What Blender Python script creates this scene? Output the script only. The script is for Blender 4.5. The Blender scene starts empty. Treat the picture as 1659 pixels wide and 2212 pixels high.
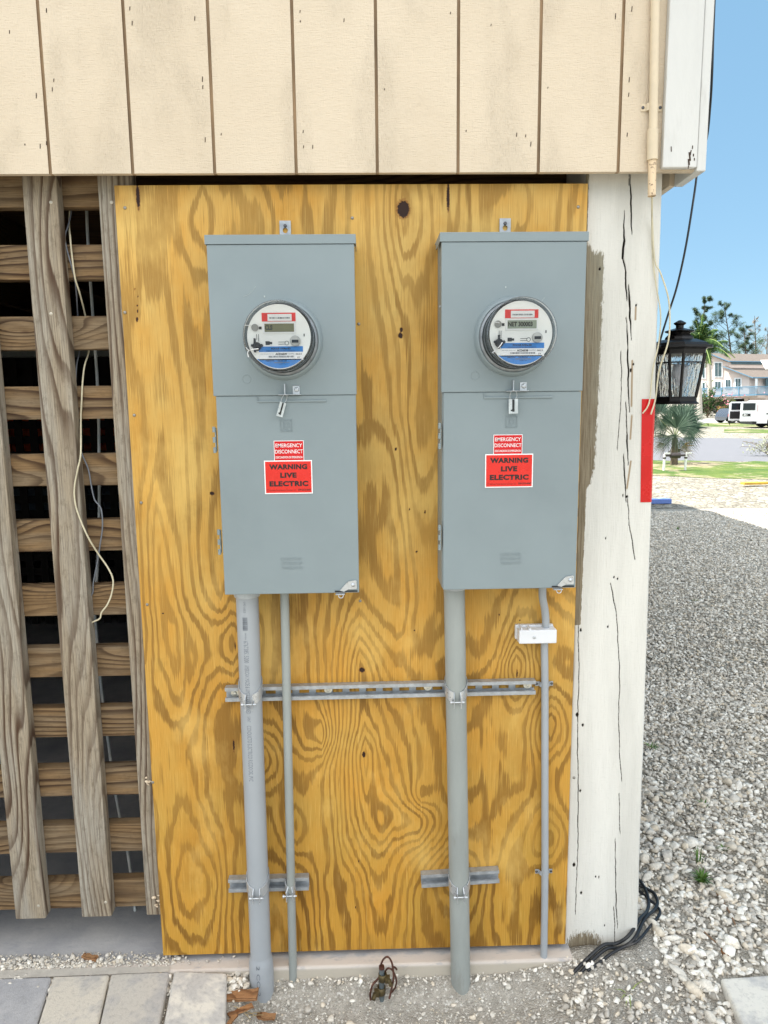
import bpy, bmesh, math, random
import numpy as np
from mathutils import Vector, Matrix
random.seed(7); rng = np.random.default_rng(7)
S = bpy.context.scene
COL = S.collection
# ------------------------------------------------------------ camera
F, YAW, PITCH, ROLL = 1552.145, 0.02375425, 0.150838774, -0.0111804729
CAM = Vector((0.633862, -1.95655, 1.69))
fw = Vector((math.sin(YAW)*math.cos(PITCH), math.cos(YAW)*math.cos(PITCH), -math.sin(PITCH)))
r0 = Vector((math.cos(YAW), -math.sin(YAW), 0)); u0 = r0.cross(fw)
rt = r0*math.cos(ROLL)+u0*math.sin(ROLL); up = -r0*math.sin(ROLL)+u0*math.cos(ROLL)
cam = bpy.data.objects.new('camera', bpy.data.cameras.new('camera')); COL.objects.link(cam)
cam.matrix_world = Matrix(((rt.x, up.x, -fw.x, CAM.x), (rt.y, up.y, -fw.y, CAM.y), (rt.z, up.z, -fw.z, CAM.z), (0, 0, 0, 1)))
cam.data.sensor_fit = 'HORIZONTAL'; cam.data.sensor_width = 36; cam.data.lens = F/1659*36
cam.data.clip_start = 0.05; cam.data.clip_end = 3000
S.camera = cam
S.render.resolution_x = 768; S.render.resolution_y = 1024
# ------------------------------------------------------------ light
SUN_EL, SUN_AZ = 56.0, 277.0        # azimuth clockwise from +Y: the sun stands to the left and a little behind the wall
w = bpy.data.worlds.new("World"); S.world = w; w.use_nodes = True
nt = w.node_tree; bg = nt.nodes['Background']
sky = nt.nodes.new('ShaderNodeTexSky'); sky.sky_type = 'NISHITA'; sky.sun_disc = False
sky.sun_elevation = math.radians(SUN_EL); sky.sun_rotation = math.radians(SUN_AZ)
sky.air_density = 1.0; sky.dust_density = 0.0; sky.ozone_density = 1.5
skm = nt.nodes.new('ShaderNodeMix'); skm.data_type = 'RGBA'; skm.inputs[0].default_value = .62   # flat light blue mixed in evens out the clear sky
nt.links.new(sky.outputs[0], skm.inputs[6]); skm.inputs[7].default_value = (2.0, 3.9, 5.5, 1); 
# unseen bright cloud behind the camera, added to fill the shade with neutral light
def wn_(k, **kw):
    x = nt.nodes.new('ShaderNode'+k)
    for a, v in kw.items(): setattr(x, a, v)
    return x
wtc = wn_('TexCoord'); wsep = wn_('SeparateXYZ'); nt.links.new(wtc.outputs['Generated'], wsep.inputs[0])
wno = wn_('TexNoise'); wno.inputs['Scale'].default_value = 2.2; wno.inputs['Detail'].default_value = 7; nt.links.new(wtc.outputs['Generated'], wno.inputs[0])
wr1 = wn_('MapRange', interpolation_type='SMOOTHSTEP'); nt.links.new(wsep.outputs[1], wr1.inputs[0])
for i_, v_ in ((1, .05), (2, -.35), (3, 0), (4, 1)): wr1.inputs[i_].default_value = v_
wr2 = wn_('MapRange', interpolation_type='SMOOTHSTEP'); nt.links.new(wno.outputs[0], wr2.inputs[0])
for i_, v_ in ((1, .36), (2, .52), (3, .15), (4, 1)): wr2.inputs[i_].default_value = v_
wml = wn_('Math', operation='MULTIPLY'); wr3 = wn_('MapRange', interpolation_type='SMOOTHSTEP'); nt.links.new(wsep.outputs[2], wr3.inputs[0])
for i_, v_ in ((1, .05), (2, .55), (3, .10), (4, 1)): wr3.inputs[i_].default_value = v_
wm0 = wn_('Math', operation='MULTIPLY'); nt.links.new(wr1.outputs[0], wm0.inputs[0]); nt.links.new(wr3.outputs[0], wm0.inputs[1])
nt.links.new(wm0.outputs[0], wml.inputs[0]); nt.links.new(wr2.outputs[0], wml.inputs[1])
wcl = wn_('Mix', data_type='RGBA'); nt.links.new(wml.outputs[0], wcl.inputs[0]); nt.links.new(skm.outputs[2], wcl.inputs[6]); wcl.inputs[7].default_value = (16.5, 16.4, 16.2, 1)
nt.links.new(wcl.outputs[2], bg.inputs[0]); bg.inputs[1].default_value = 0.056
sd = bpy.data.lights.new('sun', 'SUN'); sd.energy = 4.2; sd.angle = math.radians(0.5); sd.color = (1, .95, .87)
so = bpy.data.objects.new('sun', sd); COL.objects.link(so)
az, el = math.radians(SUN_AZ), math.radians(SUN_EL)
sdir = Vector((math.sin(az)*math.cos(el), math.cos(az)*math.cos(el), math.sin(el)))
so.rotation_euler = sdir.to_track_quat('Z', 'Y').to_euler(); so.location = sdir*30
S.view_settings.view_transform = 'Standard'; S.view_settings.look = 'None'
S.view_settings.exposure = 1.63; S.view_settings.gamma = 1
# ------------------------------------------------------------ ray helpers (1659-wide picture units -> a point on a real plane)
def ray(x, y): return fw*F + rt*(x-829.5) - up*(y-1106)
def P(x, y, Y=None, Z=None):
    d = ray(x, y); t = (Y-CAM.y)/d.y if Y is not None else (Z-CAM.z)/d.z
    return CAM + d*t
def PP(x, y, p0, n):
    d = ray(x, y); return CAM + d*((Vector(p0)-CAM).dot(n)/d.dot(n))
# ------------------------------------------------------------ materials
MATS = {}
def s2l(c): return tuple(((v/255)/12.92 if v/255 <= .04045 else ((v/255+.055)/1.055)**2.4) for v in c)
class NT:
    def __init__(s, name):
        s.m = bpy.data.materials.new(name); s.m.use_nodes = True; s.t = s.m.node_tree
        s.b = s.t.nodes['Principled BSDF']; s.o = s.t.nodes['Material Output']
        s.tc = s.t.nodes.new('ShaderNodeTexCoord')
    def n(s, k, **kw):
        x = s.t.nodes.new('ShaderNode'+k)
        for a, v in kw.items(): setattr(x, a, v)
        return x
    def l(s, a, b): s.t.links.new(a, b)
    def val(s, sock, v):
        if isinstance(v, bpy.types.NodeSocket): s.l(v, sock)
        else: sock.default_value = v
    def math(s, op, a, b=0.0, c=0.0, clamp=False):
        x = s.n('Math', operation=op, use_clamp=clamp); s.val(x.inputs[0], a); s.val(x.inputs[1], b)
        if len(x.inputs) > 2: s.val(x.inputs[2], c)
        return x.outputs[0]
    def map(s, scale=(1, 1, 1), loc=(0, 0, 0), src=None):
        x = s.n('Mapping'); s.l(src or s.tc.outputs['Object'], x.inputs[0]); x.inputs['Scale'].default_value = scale; x.inputs['Location'].default_value = loc
        return x.outputs[0]
    def noise(s, scale, vec=None, detail=4, rough=.55, dist=0.0):
        x = s.n('TexNoise'); x.inputs['Scale'].default_value = scale; x.inputs['Detail'].default_value = detail
        x.inputs['Roughness'].default_value = rough; x.inputs['Distortion'].default_value = dist
        s.l(vec or s.tc.outputs['Object'], x.inputs['Vector']); return x.outputs[0]
    def vor(s, scale, vec=None, feature='F1', out=0):
        x = s.n('TexVoronoi', feature=feature); x.inputs['Scale'].default_value = scale
        s.l(vec or s.tc.outputs['Object'], x.inputs['Vector']); return x.outputs[out]
    def rng(s, v, a, b, c=0.0, d=1.0, smooth=False):
        x = s.n('MapRange', interpolation_type='SMOOTHSTEP' if smooth else 'LINEAR'); s.val(x.inputs[0], v)
        for i, q in enumerate((a, b, c, d)): s.val(x.inputs[i+1], q)
        return x.outputs[0]
    def mix(s, f, a, b, mode='MIX'):
        x = s.n('Mix', data_type='RGBA', blend_type=mode); s.val(x.inputs[0], f)
        for k, v in ((6, a), (7, b)):
            if isinstance(v, (tuple, list)): v = tuple(v)[:3]+(1,)
            s.val(x.inputs[k], v)
        return x.outputs[2]
    def attr(s, name, out=2):
        x = s.n('Attribute', attribute_name=name); return x.outputs[out]
    def bump(s, h, strength=.3, dist=.01):
        x = s.n('Bump'); x.inputs['Strength'].default_value = strength; x.inputs['Distance'].default_value = dist
        s.l(h, x.inputs['Height']); s.l(x.outputs[0], s.b.inputs['Normal'])
def M(name, col, rough=.6, metal=0.0, var=.12, vs=30, bs=0.0, bscale=200, stretch=(1, 1, 1), dirt=None, ds=6, damt=.5, spec=.5):
    """general paint / plastic / metal: base colour with mottling, optional dirt patches and bump"""
    if name in MATS: return MATS[name]
    s = NT(name); c = s2l(col)
    v = s.map(stretch)
    f = s.noise(vs, v, 5, .6)
    dk = tuple(x*(1-var*1.6) for x in c); lt = tuple(min(1, x*(1+var)) for x in c)
    out = s.mix(s.rng(f, .3, .7), dk, lt)
    if dirt:
        g = s.noise(ds, v, 6, .65); out = s.mix(s.rng(g, .55, .75, 0, damt, True), out, s2l(dirt))
    s.l(out, s.b.inputs['Base Color'])
    s.b.inputs['Metallic'].default_value = metal
    r = s.rng(f, .3, .7, max(0, rough-.08), min(1, rough+.08)); s.l(r, s.b.inputs['Roughness'])
    s.b.inputs['Specular IOR Level'].default_value = spec
    if bs: s.bump(s.noise(bscale, v, 3, .6), bs, .002)
    MATS[name] = s.m; return s.m
def wood(name, light, dark, grey, axis='z', freq=55, greyamt=.5, seedoff=0.0):
    """weathered pine: growth-ring bands along the board, knots, fibres, grey bloom"""
    s = NT(name)
    oi = s.n('ObjectInfo'); off = s.math('MULTIPLY', oi.outputs['Random'], 37.0)
    cmb = s.n('CombineXYZ'); s.l(off, cmb.inputs[0]); s.l(off, cmb.inputs[1]); s.l(off, cmb.inputs[2])
    va = s.n('VectorMath', operation='ADD'); s.l(s.tc.outputs['Object'], va.inputs[0]); s.l(cmb.outputs[0], va.inputs[1])
    base = va.outputs[0]
    sep = s.n('SeparateXYZ'); s.l(base, sep.inputs[0])
    L = (lambda a, b: (a, a, b)) if axis == 'z' else (lambda a, b: (b, a, a))
    n1 = s.noise(1, s.map(L(13, 1.6), src=base), 1, .4); n2 = s.noise(1, s.map(L(4.5, 1.1), src=base), 0, .4)
    cross = sep.outputs[0] if axis == 'z' else sep.outputs[2]
    fib = s.noise(1, s.map(L(900, 14), src=base), 3, .6)
    vv = s.n('TexVoronoi', feature='F1'); vv.inputs['Scale'].default_value = 1; s.l(s.map(L(3.6, 1.15), src=base), vv.inputs['Vector'])
    kn = s.rng(vv.outputs[0], 0, .28, 1, 0, True)
    g = s.math('ADD', s.math('MULTIPLY', cross, freq), s.math('ADD', s.math('MULTIPLY', n1, 5.0), s.math('MULTIPLY', n2, 9.0)))
    g = s.math('ADD', g, s.math('MULTIPLY', kn, 5.0))
    g = s.math('ADD', g, s.math('MULTIPLY', fib, .22))
    fr = s.math('FRACT', g)
    band = s.math('MULTIPLY', s.rng(fr, .35, .86, 0, 1, True), s.rng(fr, .9, .99, 1, 0, True))
    amt = s.rng(s.noise(1, s.map(L(9, 1.3), (3, 3, 3), src=base), 2, .5), .3, .6, .45, 1)
    band = s.math('MULTIPLY', band, amt)
    c = s.mix(band, s2l(light), s2l(dark))
    gr = s.rng(s.noise(1, s.map(L(16, 2.2), (9, 9, 9), src=base), 4, .6), .38, .66, 0, greyamt, True)
    c = s.mix(s.math('MULTIPLY', gr, s.math('SUBTRACT', 1.0, s.math('MULTIPLY', band, .75))), c, s2l(grey))
    c = s.mix(s.rng(fib, .35, .58, .6, 0), c, s2l((70, 55, 42)))
    c = s.mix(s.rng(s.noise(60, s.map(L(1, .5), src=base), 5, .75), .52, .68, 0, .4), c, s2l((84, 70, 54)))
    ko = s.math('MULTIPLY', s.rng(vv.outputs[0], .018, .035, 1, 0, True), 1.0)
    c = s.mix(ko, c, s2l((62, 40, 28)))
    s.l(c, s.b.inputs['Base Color']); s.b.inputs['Roughness'].default_value = .85; s.b.inputs['Specular IOR Level'].default_value = .2
    s.bump(s.math('SUBTRACT', s.math('MULTIPLY', fib, .6), s.math('MULTIPLY', band, -.5)), .5, .002)
    MATS[name] = s.m; return s.m
# ------------------------------------------------------------ mesh helpers
class MB:
    def __init__(s): s.v = []; s.f = []; s.mi = []; s.cur = 0; s.sm = []
    def add(s, vs, fs, smooth=False):
        o = len(s.v); s.v += [tuple(p) for p in vs]; s.f += [tuple(i+o for i in f) for f in fs]
        s.mi += [s.cur]*len(fs); s.sm += [smooth]*len(fs); return s
    def box(s, a, b, bev=0.0):
        x0, x1 = sorted((a[0], b[0])); y0, y1 = sorted((a[1], b[1])); z0, z1 = sorted((a[2], b[2]))
        if bev <= 0:
            vs = [(x, y, z) for x in (x0, x1) for y in (y0, y1) for z in (z0, z1)]
            return s.add(vs, [(0, 1, 3, 2), (4, 6, 7, 5), (0, 4, 5, 1), (2, 3, 7, 6), (0, 2, 6, 4), (1, 5, 7, 3)])
        bm = bmesh.new(); bmesh.ops.create_cube(bm, size=1)
        for v in bm.verts: v.co = Vector(((x0+x1)/2+v.co.x*(x1-x0), (y0+y1)/2+v.co.y*(y1-y0), (z0+z1)/2+v.co.z*(z1-z0)))
        bmesh.ops.bevel(bm, geom=bm.edges[:], offset=bev, segments=2, profile=.5, affect='EDGES')
        bm.verts.index_update(); s.add([v.co[:] for v in bm.verts], [[v.index for v in f.verts] for f in bm.faces]); bm.free(); return s
    def obox(s, c, ax, ay, az):
        c, ax, ay, az = map(Vector, (c, ax, ay, az))
        vs = [c+ax*i+ay*j+az*k for i in (-1, 1) for j in (-1, 1) for k in (-1, 1)]
        return s.add(vs, [(0, 1, 3, 2), (4, 6, 7, 5), (0, 4, 5, 1), (2, 3, 7, 6), (0, 2, 6, 4), (1, 5, 7, 3)])
    def cyl(s, a, b, r, r2=None, n=24, caps=True):
        a, b = Vector(a), Vector(b); r2 = r if r2 is None else r2; d = (b-a).normalized()
        t = d.orthogonal().normalized(); q = d.cross(t)
        vs = [a+(t*math.cos(k*2*math.pi/n)+q*math.sin(k*2*math.pi/n))*r for k in range(n)] + [b+(t*math.cos(k*2*math.pi/n)+q*math.sin(k*2*math.pi/n))*r2 for k in range(n)]
        s.add(vs, [(k, (k+1) % n, n+(k+1) % n, n+k) for k in range(n)], True)
        if caps: s.add(vs[:n], [tuple(range(n))[::-1]]); s.add(vs[n:], [tuple(range(n))])
        return s
    def lathe(s, o, axis, prof, n=48, smooth=True):
        """prof: list of (radius, distance along axis)"""
        o, d = Vector(o), Vector(axis).normalized(); t = d.orthogonal().normalized(); q = d.cross(t)
        vs = []
        for r, h in prof:
            for k in range(n): a = k*2*math.pi/n; vs.append(o+d*h+(t*math.cos(a)+q*math.sin(a))*max(r, 1e-5))
        fs = [(i*n+k, i*n+(k+1) % n, (i+1)*n+(k+1) % n, (i+1)*n+k) for i in range(len(prof)-1) for k in range(n)]
        return s.add(vs, fs, smooth)
    def tube(s, pts, r, n=10, sub=6, caps=True, ends=None):
        pts = [Vector(p) for p in pts]
        if sub > 1 and len(pts) > 2:
            q = [pts[0]*2-pts[1]]+pts+[pts[-1]*2-pts[-2]]; out = []
            for i in range(1, len(q)-2):
                for k in range(sub):
                    t = k/sub; p0, p1, p2, p3 = q[i-1:i+3]
                    out.append(.5*((2*p1)+(p2-p0)*t+(2*p0-5*p1+4*p2-p3)*t*t+(3*p1-p0-3*p2+p3)*t**3))
            pts = out+[pts[-1]]
        m = len(pts); R = r if callable(r) else (lambda t: r)
        tg = [(pts[min(i+1, m-1)]-pts[max(i-1, 0)]).normalized() for i in range(m)]
        nrm = tg[0].orthogonal().normalized(); vs = []
        for i in range(m):
            nrm = (nrm-tg[i]*nrm.dot(tg[i])).normalized(); b = tg[i].cross(nrm); rr = R(i/(m-1))
            for k in range(n): a = k*2*math.pi/n; vs.append(pts[i]+(nrm*math.cos(a)+b*math.sin(a))*rr)
        fs = [(i*n+k, i*n+(k+1) % n, (i+1)*n+(k+1) % n, (i+1)*n+k) for i in range(m-1) for k in range(n)]
        s.add(vs, fs, True)
        if caps: s.add(vs[:n], [tuple(range(n))[::-1]]); s.add(vs[-n:], [tuple(range(n))])
        return s
    def prism(s, poly, y0, y1):
        """poly: (x,z) outline, extruded in y"""
        n = len(poly); vs = [(x, y0, z) for x, z in poly]+[(x, y1, z) for x, z in poly]
        return s.add(vs, [tuple(range(n)), tuple(range(2*n-1, n-1, -1))]+[(k, k+n, (k+1) % n+n, (k+1) % n) for k in range(n)])
    def build(s, name, mats, parent=None, bevel=0.0):
        me = bpy.data.meshes.new(name); me.from_pydata(s.v, [], s.f)
        mats = mats if isinstance(mats, (list, tuple)) else [mats]
        for m in mats: me.materials.append(m)
        me.polygons.foreach_set('material_index', s.mi); me.polygons.foreach_set('use_smooth', s.sm)
        bm = bmesh.new(); bm.from_mesh(me)
        if not any(s.sm) or True: bmesh.ops.recalc_face_normals(bm, faces=bm.faces)
        bm.to_mesh(me); bm.free()
        return link(name, me, parent)
def link(name, me, parent=None):
    o = bpy.data.objects.new(name, me); COL.objects.link(o)
    if parent: o.parent = parent; o.matrix_parent_inverse = Matrix.Translation(-Vector(parent.location)) if parent.rotation_euler.z == 0 else Matrix.Identity(4)
    return o
def tag(o, label, cat, group=None):
    o['label'] = label; o['category'] = cat
    if group: o['group'] = group
    return o
def thing(name, label, cat, loc=(0, 0, 0), group=None):
    return tag_e(name, label, cat, loc, group)
def tag_e(name, label, cat, loc, group):
    o = bpy.data.objects.new(name, None); COL.objects.link(o); o.location = loc; o.empty_display_size = .05
    return tag(o, label, cat, group)
def struct(o, k='structure'): o['kind'] = k; return o
def gridmesh(name, X, Y3, Z, attrs, mat, parent=None, extra=None):
    """X,Y3,Z: 2-d arrays; attrs: dict of float arrays on points"""
    h, w_ = X.shape; co = np.stack([X, Y3, Z], -1).reshape(-1, 3).astype(np.float32)
    idx = np.arange(h*w_).reshape(h, w_); q = np.stack([idx[:-1, :-1], idx[:-1, 1:], idx[1:, 1:], idx[1:, :-1]], -1).reshape(-1, 4)
    me = bpy.data.meshes.new(name); me.vertices.add(len(co)); me.vertices.foreach_set('co', co.ravel())
    me.loops.add(q.size); me.loops.foreach_set('vertex_index', q.ravel().astype(np.int32))
    me.polygons.add(len(q)); me.polygons.foreach_set('loop_start', np.arange(0, q.size, 4, dtype=np.int32))
    me.polygons.foreach_set('loop_total', np.full(len(q), 4, dtype=np.int32))
    me.polygons.foreach_set('use_smooth', np.ones(len(q), dtype=bool))
    me.update(calc_edges=True); me.materials.append(mat)
    for k, a in attrs.items():
        at = me.attributes.new(k, 'FLOAT', 'POINT'); at.data.foreach_set('value', a.reshape(-1).astype(np.float32))
    return link(name, me, parent)
def vnoise(x, y, seed, oct=1, rough=.5):
    """smooth value noise on arrays"""
    out = 0; amp = 1; tot = 0
    for o in range(oct):
        g = np.random.default_rng(seed+o*17).random((256, 256))
        xi, yi = np.floor(x).astype(int), np.floor(y).astype(int); fx, fy = x-xi, y-yi
        fx = fx*fx*fx*(fx*(fx*6-15)+10); fy = fy*fy*fy*(fy*(fy*6-15)+10)
        a, b, c, d = g[xi % 256, yi % 256], g[(xi+1) % 256, yi % 256], g[xi % 256, (yi+1) % 256], g[(xi+1) % 256, (yi+1) % 256]
        out = out+amp*((a*(1-fx)+b*fx)*(1-fy)+(c*(1-fx)+d*fx)*fy); tot += amp; amp *= rough; x = x*2.03; y = y*2.03
    return out/tot
def text(s, box, mat, parent, name='lettering', y=0.0, bold=0.0, spacing=1.0, frame=None, part=True):
    """lettering facing -Y fitted to box (x0,x1,z0,z1); frame: matrix"""
    cu = bpy.data.curves.new('t', 'FONT'); cu.body = s; cu.size = 1; cu.offset = bold; cu.space_character = spacing; cu.resolution_u = 3
    ob = bpy.data.objects.new('t', cu); COL.objects.link(ob); bpy.context.view_layer.update()
    dg = bpy.context.evaluated_depsgraph_get()
    me = bpy.data.meshes.new_from_object(ob.evaluated_get(dg)); bpy.data.objects.remove(ob)
    co = np.zeros(len(me.vertices)*3, dtype=np.float32); me.vertices.foreach_get('co', co); co = co.reshape(-1, 3)
    mn, mx = co.min(0), co.max(0); x0, x1, z0, z1 = box
    X = x0+(co[:, 0]-mn[0])/(mx[0]-mn[0])*(x1-x0); Z = z0+(co[:, 1]-mn[1])/max(1e-6, mx[1]-mn[1])*(z1-z0)
    co = np.stack([X, np.full_like(X, y), Z], -1)
    if frame is not None:
        R = np.array(frame.to_3x3()); co = co@R.T+np.array(frame.translation)
    me.vertices.foreach_set('co', co.astype(np.float32).ravel()); me.materials.clear(); me.materials.append(mat); me.name = name
    return link(name, me, parent)
# ============================================================ MATERIALS
grey_paint = M('grey_enamel', (131, 143, 147), .42, 0, .05, 3, .12, 900, dirt=(118, 130, 134), ds=4, damt=.35)
grey_dark = M('grey_gasket', (60, 66, 70), .6)
steel = M('galvanised_steel', (172, 177, 182), .45, .5, .16, 55, .15, 300, dirt=(120, 126, 132), ds=40)
zinc = M('bright_zinc', (196, 200, 204), .32, .65, .08, 80)
dark_steel = M('dark_screw', (95, 95, 98), .4, .8)
pvc_new = M('pvc_grey_blue', (158, 163, 168), .38, 0, .03, 5, 0, dirt=(128, 134, 142), ds=9, damt=.25)
pvc_old = M('pvc_weathered', (150, 155, 152), .5, 0, .08, 14, .1, 200, stretch=(1, 1, .25), dirt=(116, 113, 102), ds=12, damt=.6)
pvc_white = M('white_plastic', (222, 224, 228), .35, 0, .03, 12)
black_pl = M('black_plastic', (24, 25, 28), .4)
white_pr = M('white_print', (235, 235, 235), .5, 0, .02)
black_pr = M('black_print', (22, 20, 20), .5, 0, .02)
greyprint = M('grey_print', (112, 117, 124), .5, 0, .05)
red_lab = M('red_label', (200, 12, 18), .28, 0, .04, 20)
orange_lab = M('orange_red_label', (214, 40, 30), .28, 0, .04, 20)
blue_lab = M('blue_label', (30, 122, 200), .35, 0, .12, 60)
lcd_m = M('lcd_glass', (118, 116, 84), .15, 0, .05)
lcd2_m = M('lcd_glass_pale', (150, 158, 140), .15, 0, .05)
cream_paint = M('cream_pipe_paint', (211, 195, 168), .5, 0, .04, 30)
cream_cable = M('cream_cable', (205, 196, 168), .5, 0, .1, 40)
grey_cable = M('grey_cable', (112, 116, 124), .5, 0, .1, 40)
black_cable = M('black_cable', (30, 32, 36), .45, 0, .25, 60, dirt=(95, 92, 88), ds=30, damt=.5)
copper_old = M('aged_copper', (92, 58, 46), .5, .4, .25, 80)
brass_old = M('aged_brass', (96, 84, 56), .5, .6, .25, 90)
lantern_m = M('oil_rubbed_bronze', (26, 23, 23), .38, .3, .3, 60, .25, 150, stretch=(.3, .3, 1))
tape_m = M('red_tape', (196, 12, 10), .25, 0, .05, 18, .1, 60)
black_void = M('dark_joists', (38, 28, 20), .9, 0, .3, 20)
# glass for meters and the lantern: clear with surface reflection
def glass(name, tint=(1, 1, 1), ripple=0.0, ior=1.5, gl=1.0):
    s = NT(name); tr = s.n('BsdfTransparent'); tr.inputs[0].default_value = tint+(1,)
    g = s.n('BsdfGlossy'); g.inputs['Roughness'].default_value = .04; fr = s.n('Fresnel'); fr.inputs[0].default_value = ior
    mx = s.n('MixShader'); s.l(s.math('MULTIPLY', fr.outputs[0], gl, clamp=True), mx.inputs[0]); s.l(tr.outputs[0], mx.inputs[1]); s.l(g.outputs[0], mx.inputs[2]); s.l(mx.outputs[0], s.o.inputs[0])
    if ripple:
        b = s.n('Bump'); b.inputs['Strength'].default_value = ripple; b.inputs['Distance'].default_value = .01
        s.l(s.noise(1, s.map((150, 150, 22)), 2), b.inputs['Height']); s.l(b.outputs[0], g.inputs['Normal']); s.l(b.outputs[0], fr.inputs['Normal'])
    return s.m
meter_glass = glass('clear_meter_cover', (.97, .98, .98), 0, 1.45, .8)
lan = NT('rippled_glass'); lan.b.inputs['Transmission Weight'].default_value = 1; lan.b.inputs['Roughness'].default_value = .03; lan.b.inputs['IOR'].default_value = 1.25
lan.bump(lan.noise(1, lan.map((170, 170, 26)), 2, .5), .8, .012); rippled = lan.m
# ============================================================ GROUND
def gravel_mat(name, c1, c2, c3, scale, dark=.35):
    s = NT(name)
    v = s.n('TexVoronoi', feature='F1'); v.inputs['Scale'].default_value = scale; s.l(s.tc.outputs['Object'], v.inputs['Vector'])
    e = s.vor(scale, feature='DISTANCE_TO_EDGE')
    sp = s.n('SeparateColor'); s.l(v.outputs['Color'], sp.inputs[0])
    c = s.mix(sp.outputs[0], s2l(c1), s2l(c2)); c = s.mix(s.rng(s.noise(3), .4, .65), c, s2l(c3))
    c = s.mix(s.rng(e, 0, .12, dark, 0), c, s2l((60, 56, 52)))
    s.l(c, s.b.inputs['Base Color']); s.b.inputs['Roughness'].default_value = .95; s.b.inputs['Specular IOR Level'].default_value = .2
    s.bump(s.math('ADD', s.rng(e, 0, .25, 0, 1), s.noise(scale*3)), .8, .01); return s.m
g_near = gravel_mat('crushed_limestone', (128, 124, 118), (176, 173, 168), (140, 134, 126), 75)
g_far = gravel_mat('far_limestone', (104, 100, 90), (192, 187, 174), (142, 137, 124), 11, .8)
# one sheet out to the horizon
m = MB(); _xs, _ys = (-900, -2.15, 7.45, 900), (-60, -1.65, 9.45, 1500)
m.add([(x, y, -.06) for y in _ys for x in _xs], [(j*4+i, j*4+i+1, j*4+i+5, j*4+i+4) for j in range(3) for i in range(3) if (i, j) != (1, 1)])
struct(m.build('ground', g_far))
road_m = M('asphalt_pale', (108, 109, 114), .9, 0, .05, 3, .3, 40)
grass_m = NT('lawn_grass')
_c = grass_m.mix(grass_m.rng(grass_m.noise(1.2, None, 6, .7), .35, .65), s2l((50, 84, 22)), s2l((98, 112, 44)))
_c = grass_m.mix(grass_m.rng(grass_m.noise(.5, grass_m.map((1, 1, 1), (5, 2, 0)), 6, .75), .50, .58), _c, s2l((150, 138, 112)))
grass_m.l(_c, grass_m.b.inputs['Base Color']); grass_m.b.inputs['Roughness'].default_value = .9; grass_m.bump(grass_m.noise(25), .6, .05); grass_m = grass_m.m
def strip(name, x0, ya, x1, yb, z, mat, kind='structure', yya=None, yyb=None, n=24, wob=0.0):
    """ground strip between two picture rows (left x0, right x1 rows may differ)"""
    yya = ya if yya is None else yya; yyb = yb if yyb is None else yyb
    A, B, C_, D_ = P(x0, ya, Z=z), P(x1, yya, Z=z), P(x0, yb, Z=z), P(x1, yyb, Z=z)
    vs = []; fs = []
    for i in range(n+1):
        t = i/n; a = A.lerp(B, t); b = C_.lerp(D_, t)
        a.y += wob*random.uniform(-1, 1)*.5; b.y += wob*random.uniform(-1, 1)
        vs += [a, b]
    fs = [(2*i, 2*i+1, 2*i+3, 2*i+2) for i in range(n)]
    m = MB(); m.add(vs, fs); o = m.build(name, mat); o['kind'] = kind; return o
strip('road', 900, 988, 2100, 938, -.056, road_m, yya=1003, yyb=953)
strip('lawn', 900, 1016, 2100, 988, -.052, grass_m, 'stuff', yya=1044, yyb=1003, wob=.5)
strip('lawn', 1560, 934, 2000, 926, -.052, grass_m, 'stuff', yya=942, yyb=932, wob=.5)
strip('lawn', 1500, 921, 1700, 914, -.052, grass_m, 'stuff', yya=923, yyb=914, wob=.5)
drive_m = M('pale_concrete', (170, 168, 162), .9, 0, .05, 2)
strip('driveway', 1480, 914, 1800, 904, -.054, drive_m, yya=918, yyb=906)
strip('concrete_strip', 1300, 1122, 1566, 1106, -.052, drive_m, yya=1122, yyb=1108)
# near bed of gravel and dirt with relief
nx, ny = 420, 400
gx = np.linspace(-2.2, 7.5, nx); gy = np.linspace(-1.7, 9.5, ny)**1.0
GX, GY = np.meshgrid(gx, gy)
def ground_z(x, y):
    x = np.asarray(x, float); y = np.asarray(y, float)
    sm = lambda t: np.clip(t, 0, 1)**2*(3-2*np.clip(t, 0, 1))
    n_ = .018*(vnoise(x*3+40, y*3+40, 3, 3)-.5)+.012*(vnoise(x*14+9, y*14+9, 11, 2)-.5)
    front = sm((-.02-y)/.02); wallz = -.011-.051*sm((-.04-y)/.07); wallz = wallz*sm((x-.25)/.07)+.010*(1-sm((x-.25)/.07))
    right = -.03+(.07-.028*sm((-.02-y)/.16))*(1-sm((y-1.5)/4.5))
    t_ = sm((x-.97)/.34)
    z = np.where(y < .03, wallz*(1-t_)+right*t_, right)
    return z+n_*np.where((x < 1.3) & (y < .03), .95, 1)
GZ = ground_z(GX, GY)
edge = np.minimum(np.minimum(GX+2.2, 7.5-GX)/.6, np.minimum(GY+1.7, 9.5-GY)/1.2); edge = np.clip(edge, 0, 1)
GZ = GZ*edge+(-.065)*(1-edge)
inside = (GX < 1.44) & (GY > .03); GZ = np.where(inside, -.2, GZ)
dirtmask = np.clip((1.72-GX+.25*(vnoise(GX*4, GY*4, 5, 3)-.5))/.25, 0, 1)*np.clip((.25-GY)/.2, 0, 1)
s = NT('grit_and_dirt')
v1 = s.n('TexVoronoi', feature='F1'); v1.inputs['Scale'].default_value = 190; s.l(s.tc.outputs['Object'], v1.inputs['Vector'])
sp = s.n('SeparateColor'); s.l(v1.outputs['Color'], sp.inputs[0])
dirt = s.mix(s.rng(s.noise(45, None, 6, .7), .35, .65), s2l((168, 161, 150)), s2l((202, 195, 184)))
dirt = s.mix(s.rng(sp.outputs[0], .86, .93, 0, .8), dirt, s2l((236, 232, 224)))
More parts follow.
